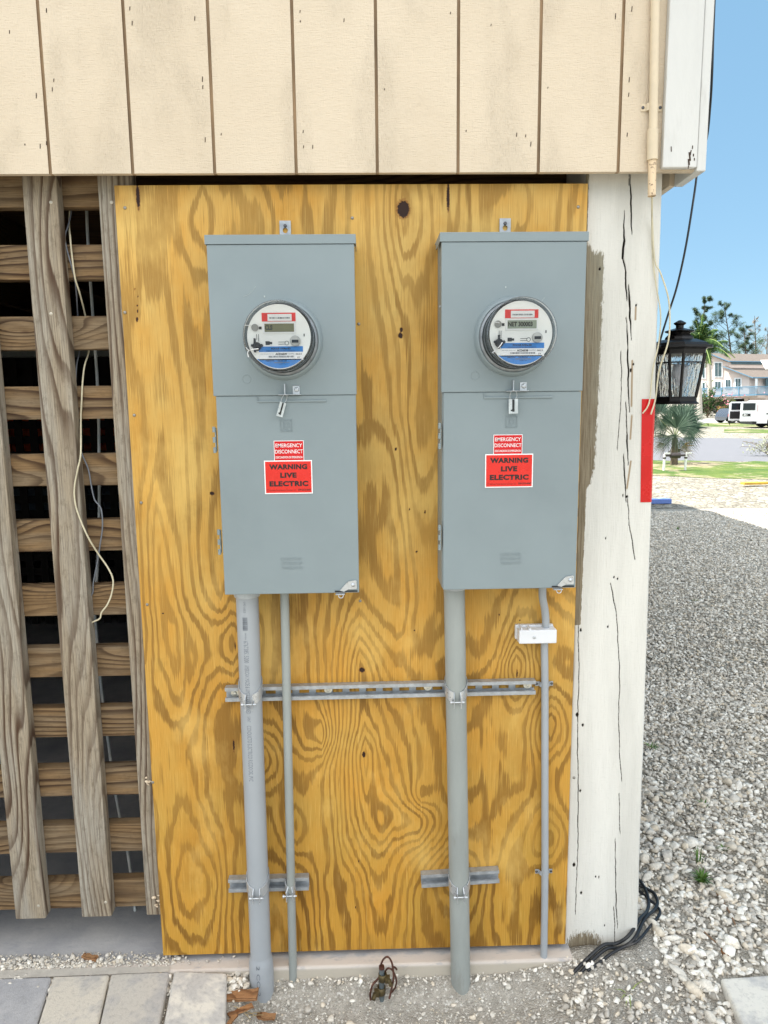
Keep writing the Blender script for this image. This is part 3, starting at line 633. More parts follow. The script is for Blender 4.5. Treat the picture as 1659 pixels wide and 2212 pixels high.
c = s.mix(s.rng(kk, .25, .5, 0, .6), c, s2l((120, 70, 28))); c = s.mix(s.rng(kk, .55, .68), c, s2l((44, 24, 16)))
s.l(c, s.b.inputs['Base Color']); s.b.inputs['Roughness'].default_value = .62; s.b.inputs['Specular IOR Level'].default_value = .3
s.bump(s.math('SUBTRACT', s.math('MULTIPLY', f1, .5), s.rng(kk, .5, .8, 0, 2)), .3, .003); ply_m = s.m
ply = thing('plywood_sheet', 'tall orange grained plywood sheet carrying both meter boxes', 'plywood sheet', (.61, 0, .0507))
gridmesh('face_veneer', PX, np.zeros_like(PX)+.0012*(vnoise(PX*2, PZ*2, 9, 1)-.5), PZ, {'grain': g, 'knot': kn}, ply_m, ply)
m = MB(); m.box((.0002, .0008, zb__+.0002), (1.2188, .0185, zt_-.0002)); m.build('sheet_core', M('ply_edge', (176, 134, 72), .8, 0, .25, 40, stretch=(.2, 8, .2)), ply)
nail = M('nail_head', (150, 146, 138), .4, .7)
m = MB()
for x, y in ((270, 449), (270, 675), (290, 897), (305, 1086), (318, 1306), (761, 471), (778, 1298), (1249, 447), (775, 700), (771, 1100), (1240, 1680), (330, 1690)):
    p = P(x, y, Y=0); m = MB(); m.lathe(p, (0, -1, 0), [(0, .0022), (.003, .002), (.0042, .0008), (.0044, -.0005)], 14); m.build('nail_head', nail, ply)
# ============================================================ LATTICE of 2x4 boards
lat = thing('lattice_screen', 'weathered grey brown lattice of crossed lumber boards left of the plywood', 'lattice screen', (-.3, .03, .16))
wv = wood('weathered_slat', (160, 147, 127), (76, 55, 41), (164, 158, 146), 'z', 40, .9)
wh = wood('weathered_rail', (140, 113, 80), (60, 41, 28), (136, 124, 105), 'x', 42, .6)
slats = [(-.438, -.349, .17, 2.43), (-.241, -.153, .171, 2.43), (-.048, .040, .172, 2.43), (-.636, -.548, .17, 2.43), (-.834, -.746, .17, 2.43), (-1.03, -.942, .17, 2.43)]+[(-1.227-.197*i, -1.139-.197*i, .17, 2.43) for i in range(6)]
FY = .0185
lc = []
for x0, x1, a, b in slats:
    m = MB(); m.box((x0, FY, a), (x1, FY+.038, b), .0025); lc.append(m.build('slat', wv, lat))
zr = [(2.36, 2.2835+.0), (2.114, 2.206), (1.931, 2.023), (1.744, 1.839), (1.56, 1.655), (1.374, 1.468), (1.186, 1.281), (1.002, 1.093), (.807, .909)]
tops = [2.298, 2.114, 1.931, 1.744, 1.560, 1.374, 1.186, 1.002, .817, .630, .447, .262]
for t_ in tops:
    m = MB(); m.box((-2.3, FY+.0385, t_-.089), (.03, FY+.0765, t_+random.uniform(-.001, .001)), .0025); m.build('rail', wh, lat)
m = MB(); scr = M('deck_screw', (190, 182, 166), .4, .5)
for x, y in ((110, 437), (241, 437), (110, 678), (83, 1957), (228, 1949)):
    p = P(x, y, Y=FY); m = MB(); m.lathe(p, (0, -1, 0), [(0, .001), (.0035, .0012), (.0046, .0002)], 14); m.build('screw', scr, lat)
lat['note'] = 'x'; del lat['note']
m = MB(); m.box((-8.2, .02, .17), (-2.3, .06, 2.43)); m.build('added_light_block', MATS['weathered_slat'], lat)  # solid panel out of view, added to keep light out of the interior
# expanding-foam blobs beside the plywood edge
foam = M('foam', (214, 196, 170), .9, 0, .2, 120, .8, 120)
for px, py in ((322, 1690), (339, 1948)):
    p = P(px, py, Y=FY-.006); n = 7
    o = stones('foam_blob', p.x+rng.normal(0, .006, n), np.full(n, FY-.003), p.z+rng.normal(0, .011, n), rng.uniform(.003, .007, n), foam, 2, rng.random(n))
    tag(o, 'dab of pale dried sealant at the %s of the plywood left edge' % ('lower middle' if py < 1800 else 'bottom corner'), 'sealant')
# cables hanging at the lattice
def L1(l): return [(x*.4219/1.8227, (680+y*.4219)/1.8227) for x, y in l]
def L2(l): return [(x*.4972/1.8227, (1600+y*.4972)/1.8227) for x, y in l]
fr_ = FY+.030; bk = FY+.088
def cab(seq): return [P(x, y, Y=Y_) for (x, y), Y_ in seq]
white = list(zip(L1([(655, 150), (652, 330), (645, 480), (655, 600)]), (bk, bk, bk, .05)))+list(zip(L1([(670, 760), (700, 980)]), (fr_, fr_)))+list(zip(L1([(745, 1130), (795, 1330), (820, 1500), (830, 1660), (790, 1800)]), (.07, bk, bk, bk, .08)))
white += list(zip(L1([(770, 1960), (760, 2170)]), (.055, fr_)))
white += list(zip(L2([(640, 100), (640, 370), (615, 500), (590, 640), (595, 760), (630, 880), (700, 1040), (780, 1170), (850, 1270), (895, 1370), (885, 1480), (850, 1570), (805, 1630), (790, 1680), (730, 1710), (700, 1735), (718, 1757)]), [fr_]+[FY-.004]*6+[fr_-.01]*10))
m = MB(); m.tube(cab(white), .0024, 8, 5); tag(m.build('hanging_cable', cream_cable), 'longer cream cable hanging through the lattice, ending in a hook', 'cable', 'cables hanging in the lattice')
greyc = list(zip(L1([(672, 150), (668, 340), (640, 480), (608, 590)]), (bk, bk, .08, .06)))+list(zip(L1([(625, 720), (670, 880)]), (fr_, fr_)))+list(zip(L1([(705, 1040), (725, 1330), (735, 1500), (740, 1660), (715, 1800)]), (.06, bk, bk, bk, .08)))
greyc += list(zip(L1([(705, 1950), (695, 2170)]), (.055, fr_)))+list(zip(L2([(588, 120), (610, 240), (650, 380), (700, 500), (725, 640), (750, 740), (800, 810), (812, 950), (795, 1080), (770, 1240), (740, 1390), (735, 1470), (712, 1515)]), [fr_]*13))
m = MB(); m.tube(cab(greyc), .0020, 8, 5); tag(m.build('hanging_cable', grey_cable), 'shorter grey cable hanging beside the cream one in the lattice', 'cable', 'cables hanging in the lattice')
m = MB(); pts = [P(x, y, Y=.22) for x, y in ((186, 380), (187, 450), (192, 560), (202, 700), (212, 860), (214, 1000), (214, 1120), (209, 1250), (204, 1310), (210, 1390), (218, 1480), (228, 1560), (240, 1650), (247, 1700), (258, 1760), (277, 1850))]
pts.append(Vector((pts[-1].x+.01, .22, .035)))
m.tube(pts, .0046, 8, 4); tag(m.build('white_cable', M('white_cable', (205, 208, 205), .5)), 'thick white cable running down inside behind the lattice', 'cable')
# ============================================================ METER BOXES
def ring(m, c, r, w_=.0012, y=0, h=.0007, n=40):
    m.lathe((c[0], y, c[1]), (0, -1, 0), [(r-w_, 0), (r-w_*.5, h), (r, h), (r+w_*.5, 0)], n)
def meter_box(x0, zb, label, tagstyle):
    W_, H_, Dp = .355, .896, .126
    t = thing('meter_box', label, 'meter box', (x0+W_/2, 0, zb), 'grey meter boxes on the plywood')
    zs_ = zb+.511; x1 = x0+W_; yf = -Dp
    m = MB(); m.box((x0+.002, -.0005, zb+.001), (x1-.002, yf+.014, zb+H_-.004), .002); m.build('cabinet', grey_paint, t)
    m = MB(); m.box((x0-.0055, -.004, zb+H_-.005), (x1+.0055, yf-.0035, zb+H_), .0012)
    m.box((x0-.0055, yf-.0035, zb+H_-.022), (x1+.0055, yf-.0015, zb+H_-.004), .0006)
    for a, b in ((x0-.0055, x0-.004), (x1+.004, x1+.0055)):
        m.add([(a, -.03, zb+H_-.004), (a, yf-.003, zb+H_-.004), (a, yf-.003, zb+H_-.0215), (a, -.03, zb+H_-.0215), (b, -.03, zb+H_-.004), (b, yf-.003, zb+H_-.004), (b, yf-.003, zb+H_-.0215), (b, -.03, zb+H_-.0215)],
              [(0, 1, 2, 3), (7, 6, 5, 4), (0, 4, 5, 1), (1, 5, 6, 2), (2, 6, 7, 3), (3, 7, 4, 0)])
    m.build('rain_hood', grey_paint, t)
    # upper cover sits proud of the lower door
    m = MB(); m.box((x0-.0015, yf+.012, zs_), (x1+.0015, yf-.0015, zb+H_-.0225), .0018)
    c = (x0+W_/2, zb+.646)
    ring(m, (x0+.083, zb+.552), .0105, y=yf-.0016)
    m.build('upper_cover', grey_paint, t)
    m = MB(); m.lathe((c[0], yf-.0015, c[1]), (0, -1, 0), [(.098, 0), (.0965, .006), (.093, .013), (.0905, .0155), (.0885, .0165), (.0865, .0155), (.086, 0)], 72); m.build('socket_rim', grey_paint, t)
    m = MB(); m.box((x0+.004, yf+.012, zb-.001), (x1-.0005, yf+.001, zs_-.0005), .0018); door = m.build('door', grey_paint, t)
    m = MB(); m.box((x0+W_*.3, yf+.0008, zs_-.017), (x0+W_*.79, yf-.0022, zs_-.012), .0011); m.box((x0+W_*.3, yf+.0008, zs_-.012), (x0+W_*.305, yf-.002, zs_-.002)); m.build('drip_lip', grey_paint, door)
    # embossed square mark with a D
    m = MB(); lx, lz = c[0]-.0005, zb+.436; q = .0145; y_ = yf+.001
    def bar(a, b, w2=.0009):
        a, b = Vector((a[0], y_, a[1])), Vector((b[0], y_, b[1])); d = (b-a)/2; nrm = Vector((-d.z, 0, d.x)).normalized()*w2
        m.obox((a+b)/2, d, nrm, (0, .0011, 0))
    for k, ll in ((q, 1), (q*.86, 1)):
        for a, b in (((-k, -k), (k, -k)), ((k, -k), (k, k)), ((k, k), (-k, k)), ((-k, k), (-k, -k))): bar((lx+a[0], lz+a[1]), (lx+b[0], lz+b[1]), .0006)
    for pl in ([(-.6, -.55), (.25, -.55), (.55, -.3), (.55, .3), (.25, .55), (-.6, .55)], [(-.25, -.3), (.1, -.3), (.28, -.15), (.28, .15), (.1, .3), (-.25, .3), (-.25, -.3)]):
        for i in range(len(pl)-1): bar((lx+pl[i][0]*q, lz+pl[i][1]*q), (lx+pl[i+1][0]*q, lz+pl[i+1][1]*q), .0007)
    bar((lx-.45*q, lz-.55*q), (lx-.45*q, lz+.55*q), .0005)
    m.build('embossed_mark', grey_paint, door)
    for i, st_ in enumerate(('CLOSE DOOR', 'LIFT DOOR UP', 'ENGAGE LATCH')):
        o = text(st_, (c[0]-.026+(.002*i), c[0]+.03, zb+.088-i*.0115, zb+.0955-i*.0115), grey_paint, door, 'embossed_lettering', yf-.0002)
    # hinges on the left edge
    for zc in (zb+.402, zb+.139):
        m = MB(); m.box((x0-.0035, yf+.016, zc-.03), (x0-.0008, yf+.004, zc+.03), .0005)
        for a in (-.026, 0, .026): m.cyl((x0-.0052, yf+.004, zc+a-.007), (x0-.0052, yf+.004, zc+a+.007), .0038, n=12)
        m.build('hinge', grey_paint, t)
    # centre latch at the seam: hasp loop, angle bracket, screw
    m = MB(); lx = x0+.1775
    m.box((lx-.013, yf-.001, zs_+.001), (lx+.040, yf-.012, zs_+.0025), .0005)
    m.box((lx+.019, yf-.0018, zs_+.002), (lx+.037, yf-.0034, zs_+.024), .0012)
    m.box((lx-.0005, yf-.002, zs_+.001), (lx+.002, yf-.016, zs_+.028), .0008)
    m.box((lx-.016, yf-.003, zs_+.0005), (lx+.008, yf-.015, zs_+.002), .0005)
    m.lathe((lx+.029, yf-.0034, zs_+.014), (0, -1, 0), [(.0062, 0), (.0062, .001), (.0045, .0035), (.002, .0042), (0, .0036)], 24)
    m.build('seam_latch', zinc, t)
    # seal tag on a wire loop
    fr = Matrix.Translation((lx+.001, yf-.0105, zs_+.002)) @ (Matrix.Rotation(math.radians(17 if tagstyle == 1 else -1), 4, 'Y') @ Matrix.Rotation(math.radians(24 if tagstyle == 1 else 0), 4, 'Z'))
    m = MB(); w2 = .0080 if tagstyle == 1 else .0115
    m.tube([fr@Vector((-w2*.7, 0, -.020)), fr@Vector((-w2*.75, -.001, -.012)), fr@Vector((-w2*.5, -.004, -.001)), fr@Vector((0, -.004, .001)), fr@Vector((w2*.5, -.004, -.001)), fr@Vector((w2*.8, -.001, -.012)), fr@Vector((w2*.5, 0, -.020))], .0006, 6, 4)
    sw = m.build('seal_wire', zinc, t)
    m = MB()
    for ax_, bx_, za, zb2, d0, d1 in ((-w2, -w2*.30, -.020, -.052, -.002, .002), (w2*.30, w2, -.020, -.052, -.002, .002), (-w2, w2, -.052, -.0565, -.0025, .0025), (-w2*.3, w2*.3, -.020, -.052, .0005, .0015)):
        m.obox(fr@Vector(((ax_+bx_)/2, (d0+d1)/2, (za+zb2)/2)), fr.to_3x3()@Vector(((bx_-ax_)/2, 0, 0)), fr.to_3x3()@Vector((0, (d1-d0)/2, 0)), fr.to_3x3()@Vector((0, 0, (zb2-za)/2)))
    sg = m.build('seal_tag', M('frosted_seal', (196, 204, 206), .25), t)
    m = MB(); m.obox(fr@Vector((0, -.0012, -.037)), fr.to_3x3()@Vector((w2*.16, 0, 0)), fr.to_3x3()@Vector((0, .0012, 0)), fr.to_3x3()@Vector((0, 0, .016)))
    m.obox(fr@Vector((-w2*.3, -.0014, -.048)), fr.to_3x3()@Vector((w2*.3, 0, .001)), fr.to_3x3()@Vector((0, .0008, 0)), fr.to_3x3()@Vector((0, 0, .0018))); m.build('seal_lock', black_pl, sg)
    if tagstyle == 2:
        f2 = fr @ Matrix.Rotation(math.radians(90), 4, 'Y'); text('FPL 21', (.024, .040, w2*.42*-1-.0035-.0, -w2*.42), white_pr, sg, 'lettering', -.0026, frame=f2)
    # door latch at lower right
    m = MB(); ax_ = x1-.052; az_ = zb+.0
    m.prism([(ax_+.001, az_+.006), (ax_+.020, az_+.027), (ax_+.024, az_+.030), (ax_+.042, az_+.033), (ax_+.045, az_+.031), (ax_+.046, az_+.012), (ax_+.044, az_+.009), (ax_+.024, az_+.009), (ax_+.012, az_+.003)], yf-.0005, yf-.0028)
    m.lathe((ax_+.036, yf-.0028, az_+.021), (0, -1, 0), [(.0055, 0), (.0055, .0012), (.003, .003), (0, .0034)], 20)
    m.box((ax_-.010, yf+.002, az_-.003), (ax_+.014, yf-.014, az_-.0010), .0006); m.tube([(ax_-.003, yf-.010, az_-.002), (ax_, yf-.013, az_-.010), (ax_+.008, yf-.013, az_-.010), (ax_+.011, yf-.010, az_-.002)], .0011, 6, 4)
    m.build('door_latch', zinc, t)
    m = MB(); m.box((ax_-.012, yf+.0008, az_+.0015), (ax_+.047, yf-.0004, az_+.0052)); m.build('latch_slot', black_pl, t)
    # mounting tab with keyhole and screw
    tx = x0+.1765+.001; m = MB(); zt0 = zb+H_+.0235; hw = .0145; m.box((tx-hw, -.0015, zb+H_-.03), (tx+hw, -.0045, zt0)); n = 20
    pts = [(tx+.0068*math.cos(a), zt0+.014+.0068*math.sin(a)) for a in [k*2*math.pi/n for k in range(n)]]
    out = [(max(-hw, min(hw, 1.6*hw*math.cos(a)*1.3)), max(-.014, min(.024, .04*math.sin(a)))) for a in [k*2*math.pi/n for k in range(n)]]
    out = [(tx+a, zt0+.014+b) for a, b in out]
    vs = [(x, -.0015, z) for x, z in pts+out]+[(x, -.0045, z) for x, z in pts+out]
    m.add(vs, [(k, (k+1) % n, n+(k+1) % n, n+k) for k in range(n)]+[(2*n+k, 3*n+k, 3*n+(k+1) % n, 2*n+(k+1) % n) for k in range(n)]+[(k, 2*n+k, 2*n+(k+1) % n, (k+1) % n) for k in range(n)]+[(n+k, n+(k+1) % n, 3*n+(k+1) % n, 3*n+k) for k in range(n)])
    m.build('mounting_tab', steel, t)
    m = MB(); m.lathe((tx, -.0045, zt0+.0255), (0, -1, 0), [(.0046, 0), (.0042, .0018), (.002, .0022), (0, .0015)], 18); m.build('screw', dark_steel, t)
    # scratches
    m = MB(); sp_ = [(-.095, .105), (-.082, .110), (-.072, .118), (-.064, .129)] if tagstyle == 1 else [(.07, .085), (.075, .092), (.078, .094)]
    m.tube([(c[0]+a, yf-.0019, c[1]+b) for a, b in sp_], .00035, 4, 3); m.obox((c[0]+(-.043 if tagstyle == 1 else -.02), yf-.002, c[1]+(.105 if tagstyle == 1 else .12)), (.0014, 0, 0), (0, .0006, 0), (0, 0, .002)); m.build('scratch', M('scratch_pale', (190, 198, 198), .6), t)
    return t, c, yf, door
def sticker(parent, name, corners, label, face, border, y, bw=.0022):
    """corners (x0,x1,z0,z1), slight shear kept square"""
    x0, x1, a, b = corners
    m = MB(); m.box((x0, y, a), (x1, y-.0004, b)); st_ = m.build(name, border, parent); st_['label'] = label
    m = MB(); m.box((x0+bw, y-.0004, a+bw), (x1-bw, y-.0007, b-bw)); m.build('sticker_field', face, st_)
    return st_
boxes = [meter_box(.2555, 1.2, 'left grey meter box, its clear seal tag swung sideways', 1), meter_box(.8265, 1.203, 'right grey meter box, next to the white post, its seal tag hanging straight', 2)]
for bi, (t, c, yf, door) in enumerate(boxes):
    q = [P(591, 952, Y=yf), P(656, 950, Y=yf), P(570, 995, Y=yf), P(674, 992, Y=yf)] if bi == 0 else [P(1066, 939, Y=yf), P(1129, 937, Y=yf), P(1048, 981, Y=yf), P(1152, 979, Y=yf)]
    zt1 = q[0].z; zm = q[2].z; zb1 = P(600, 1067, Y=yf).z if bi == 0 else P(1100, 1053, Y=yf).z
    y = yf+.001-.0005
    a = sticker(door, 'emergency_sticker', (q[0].x, q[1].x, zm-.0025, zt1), 'small red EMERGENCY DISCONNECT sticker', red_lab, white_pr, y, .0016)
    x0, x1 = q[0].x, q[1].x; hh = zt1-zm
    text('EMERGENCY', (x0+.0045, x1-.0045, zt1-hh*.34, zt1-hh*.15), white_pr, a, 'lettering', y-.0009, .006)
    text('DISCONNECT', (x0+.003, x1-.003, zt1-hh*.65, zt1-hh*.46), white_pr, a, 'lettering', y-.0009, .006)
    text('DESCONEXION DE EMERGENCIA', (x0+.004, x1-.004, zt1-hh*.90, zt1-hh*.79), white_pr, a, 'lettering', y-.0009, .01)
    b = sticker(door, 'warning_sticker', (q[2].x, q[3].x, zb1, zm), 'larger orange red WARNING LIVE ELECTRIC sticker', orange_lab, white_pr, y-.0008, .0028)
    x0, x1 = q[2].x, q[3].x; hh = zm-zb1; y2 = y-.0008-.0009; wd = x1-x0
    text('WARNING', (x0+wd*.105, x1-wd*.105, zm-hh*.27, zm-hh*.115), black_pr, b, 'lettering', y2, .055, 1.1)
    text('LIVE', (x0+wd*.33, x1-wd*.33, zm-hh*.52, zm-hh*.365), black_pr, b, 'lettering', y2, .055, 1.1)
    text('ELECTRIC', (x0+wd*.10, x1-wd*.09, zm-hh*.775, zm-hh*.615), black_pr, b, 'lettering', y2, .055, 1.1)
    text('Southwest Florida Electrical Contractor, LLC', (x0+wd*.1, x0+wd*.65, zm-hh*.92, zm-hh*.865), M('dark_red_print', (120, 12, 12), .5), b, 'lettering', y2, .01)
    text('239-253-6567', (x0+wd*.69, x1-wd*.03, zm-hh*.91, zm-hh*.855), black_pr, b, 'lettering', y2, .03)
    mm_ = MB(); ring(mm_, (x0+wd*.065, zm-hh*.89), .0028, .0006, y2+.0003, .0004, 20); mm_.build('round_logo', M('dark_red_print', (120, 12, 12), .5), b)
# white label and small screws on the right box's left side
t = boxes[1][0]; m = MB(); m.box((.8284, -.088, 2.000), (.8276, -.103, 2.026)); m.build('side_label', white_pr, t)
m = MB(); m.cyl((.828, -.075, 1.93), (.8245, -.075, 1.93), .003, n=12); m.build('side_screw', zinc, t)
# ============================================================ ELECTRIC METERS
def meter(bi, c, yf, label, serial, date, lcdtxt):
    t = thing('electric_meter', label, 'electricity meter', (c[0], yf-.0165, c[1]), 'round electricity meters')
    y0 = yf-.0165; cx, cz = c; k = .0001245*1.02     # metres per crop unit
    def X(u): return cx+(u-755)*k
    def Zc(v): return cz-(v-765)*k
    m = MB(); m.lathe((cx, y0+.004, cz), (0, -1, 0), [(.086, 0), (.086, .004), (.080, .006), (.0785, .010), (.078, .030)], 64); m.build('base_ring', steel, t)
    m = MB(); m.lathe((cx, y0, cz), (0, -1, 0), [(.0805, .004), (.0805, .012), (.0765, .013), (.0765, .018)], 64); m.build('gasket', black_pl, t)
    m = MB(); m.lathe((cx, y0, cz), (0, -1, 0), [(.0755, .016), (.0750, .075), (.074, .078)], 64); m.build('meter_body', M('meter_body_plastic', (170, 172, 172), .22, .75, .3, 40, stretch=(1, 1, .2)), t)
    yface = y0-.078
    m = MB(); m.lathe((cx, yface, cz), (0, -1, 0), [(.0745, -.002), (.0745, .0005), (.0735, .001), (0, .001)], 72, False)
    for a in range(-5, 6): m.box((cx+a*.0085-.0002, yface-.0009, cz+.052+.003*(5-abs(a))/5), (cx+a*.0085+.0002, yface-.0012, cz+.062+.009*(5-abs(a))/5))
    for a in range(-5, 4):
        for sg in (-1, 1):
            xe = math.sqrt(max(0, .072**2-(a*.0085)**2)); m.box((cx+sg*(xe-.009), yface-.0009, cz+a*.0085-.0002), (cx+sg*xe, yface-.0012, cz+a*.0085+.0002))
    face = m.build('dial_face', M('meter_face_white', (240, 240, 236), .4, 0, .02), t)
    y = yface-.0013
    def plate(name, u0, u1, v0, v1, mat, d=.0006, yy=y, par=face):
        mm = MB(); mm.box((X(u0), yy+.0005, Zc(v1)), (X(u1), yy-d, Zc(v0))); return mm.build(name, mat, par)
    plate('red_label', 450, 1072, 335, 490, M('meter_red', (224, 50, 48) if bi == 0 else (226, 88, 86), .4)); plate('white_label', 558, 1000, 358, 482, white_pr, .0011)
    plate('display_bezel', 465, 1068, 502, 705, white_pr, .002); plate('display', 497, 1040, 530, 680, lcd_m if bi == 0 else lcd2_m, .0024)
    text(lcdtxt, (X(505), X(505+46*len(lcdtxt)), Zc(645), Zc(556)), M('lcd_ink', (44, 48, 40), .4), face, 'display_digits', y-.0027, .05)
    plate('label_band', 378, 1192, 940, 1040, blue_lab); plate('label_band', 374, 1194, 1040, 1187, white_pr, .0007)
    # lower blue segment
    mm = MB(); pts = []; R_ = 598*k
    vv = 1187
    import numpy as _n
    a0 = math.asin((vv-765)*k/R_*1.0)
    pl = [(cx+R_*.985*math.cos(a), cz-R_*.955*math.sin(a)) for a in _n.linspace(a0, math.pi-a0, 22)]
    mm.prism(pl, y+.0005, y-.0007); mm.build('label_band', blue_lab, face)
    # bar codes
    def bars(u0, u1, v0, v1, dd, nb):
        mm = MB(); u = u0
        for i in range(nb):
            wd = random.choice((.35, .6, .8))*(u1-u0)/nb; mm.box((X(u), y-dd+.0003, Zc(v1)), (X(u+wd), y-dd-.0002, Zc(v0))); u += (u1-u0)/nb
        mm.build('bar_code', greyprint, face)
    bars(590, 970, 415, 442, .0013, 34); bars(555, 1028, 1110, 1142, .0009, 44); bars(650, 945, 1222, 1244, .0009, 26)
    text('FOCUS AXRe-SD', (X(605), X(965), Zc(996), Zc(963)), M('navy_print', (10, 20, 50), .5), face, 'lettering', y-.0009, .05)
    text('FORM 2S CL200 240V 3W 60Hz TA=30 Kh 7.2', (X(515), X(1042), Zc(1032), Zc(1010)), MATS['navy_print'], face, 'lettering', y-.0009, .0)
    text(serial, (X(680), X(892), Zc(1098), Zc(1058)), black_pr, face, 'lettering', y-.001, .05); text(date, (X(1056), X(1165), Zc(1094), Zc(1066)), black_pr, face, 'lettering', y-.001, .015)
    text('6Y' if bi == 0 else '5Y', (X(1085), X(1138), Zc(1154), Zc(1126)), black_pr, face, 'lettering', y-.001, .015)
    text('AMI-S3N', (X(498), X(648), Zc(1214), Zc(1190)), MATS['navy_print'], face, 'lettering', y-.001, .01); text('920 836 539' if bi == 0 else '920 838 538', (X(715), X(885), Zc(1214), Zc(1192)), MATS['navy_print'], face, 'lettering', y-.001, .01)
    text('PC-01-00 RPI-EC', (X(905), X(1035), Zc(1090), Zc(1062)), greyprint, face, 'lettering', y-.001); text('VISA-NRXJ-SDOM-1001', (X(400), X(655), Zc(1087), Zc(1070)), greyprint, face, 'lettering', y-.001)
    text('Landis+Gyr', (X(735), X(880), Zc(1272), Zc(1254)), MATS['navy_print'], face, 'lettering', y-.001, .01)
    # grey round port, arrows, hairpin icon, optical port
    mm = MB(); mm.cyl((X(320), y, Zc(598)), (X(320), y-.0025, Zc(598)), 66*k, n=28); mm.build('round_port', M('port_grey', (150, 150, 146), .4), face)
    plate('black_block', 392, 442, 580, 630, black_pl, .001); plate('black_block', 505, 582, 845, 912, black_pl, .001); plate('black_block', 582, 626, 858, 898, black_pl, .001); plate('black_block', 1212, 1230, 715, 762, black_pl, .0008)
    mm = MB()
    for (uu, v0_, v1_) in ((345, 715, 815), (381, 715, 850)): mm.box((X(uu-4), y-.0002, Zc(v1_)), (X(uu+4), y-.0006, Zc(v0_)))
    for v_ in (861, 899): mm.box((X(742), y-.0002, Zc(v_+4)), (X(872), y-.0006, Zc(v_-4)))
    ring(mm, (X(898), Zc(880)), 36*k, 6*k, y-.0002, .0004, 24); mm.build('hairpin_icon', black_pr, face)
    mm = MB(); mm.lathe((X(1055), y, Zc(845)), (0, -1, 0), [(97*k, 0), (95*k, .006), (88*k, .0072), (0, .0072)], 32); op = mm.build('optical_port', M('port_pale', (196, 196, 192), .35), face)
    mm = MB(); mm.box((X(995), y-.0071, Zc(880)), (X(1118), y-.0079, Zc(826)), .0003); mm.build('port_socket', black_pl, op)
    # black disconnect key with a white tie
    mm = MB(); kx, kz = X(322), Zc(930); yk = y-.012
    mm.lathe((X(345), y, Zc(940)), (0, -1, 0), [(80*k, 0), (80*k, .004), (60*k, .007), (55*k, .012), (0, .0125)], 28)
    mm.box((kx-.0024, y-.010, kz-.0155), (kx+.0024, y-.0175, kz+.0165), .0008); mm.cyl((kx+.014, y, kz+.001), (kx+.014, y-.005, kz+.001), .0035, n=14); mm.cyl((kx-.005, y, kz+.001), (kx-.008, y-.006, kz+.001), .0032, n=14)
    mm.build('disconnect_key', black_pl, t)
    yg = y0-.100
    mm = MB()
    if bi == 0:
        mm.tube([(X(390), y-.018, Zc(990)), (X(290), y-.020, Zc(1000)), (X(215), yg+.006, Zc(1015)), (X(160), yg+.004, Zc(960))], .0011, 6, 4); mm.tube([(X(215), yg+.005, Zc(1010)), (X(188), yg+.004, Zc(1060)), (X(205), yg+.003, Zc(1140))], .0013, 6, 4)
        mm.tube([(X(258), y-.004, Zc(570)), (X(220), y-.012, Zc(566)), (X(165), yg+.004, Zc(568))], .0008, 6, 4)
    else:
        mm.tube([(X(380), y-.018, Zc(940)), (X(330), y-.020, Zc(1010)), (X(270), yg+.010, Zc(1070)), (X(200), yg+.006, Zc(1120))], .0011, 6, 4); mm.tube([(X(300), yg+.01, Zc(1050)), (X(240), yg+.008, Zc(1100)), (X(215), yg+.008, Zc(1135))], .0010, 6, 4)
        mm.tube([(X(340), y-.004, Zc(575)), (X(300), y-.008, Zc(572)), (X(258), y-.012, Zc(575))], .0010, 6, 4)
    mm.build('white_tie', white_pr, t)
    # clear cover
    mm = MB(); mm.lathe((cx, y0, cz), (0, -1, 0), [(.0815, .006), (.0815, .014), (.0792, .018), (.0790, .080), (.0812, .088), (.0822, .094), (.0815, .0985), (.0785, .1005), (.0765, .0985), (.075, .0975), (0, .0975)], 80); mm.build('clear_cover', meter_glass, t)
    mm = MB(); mm.lathe((cx, y0, cz), (0, -1, 0), [(.0816, .0925), (.0823, .0945), (.0818, .0965)], 80); mm.build('cover_bead', M('cover_edge', (146, 156, 168), .2), t)
    return t
meter(0, boxes[0][1], boxes[0][2], 'round electricity meter with dim CLS display on the left box', 'ACD6539', '0623', 'CLS')
meter(1, boxes[1][1], boxes[1][2], 'round electricity meter showing NET 300003 on the right box', 'ACD6538', '0823', 'NET 300003')
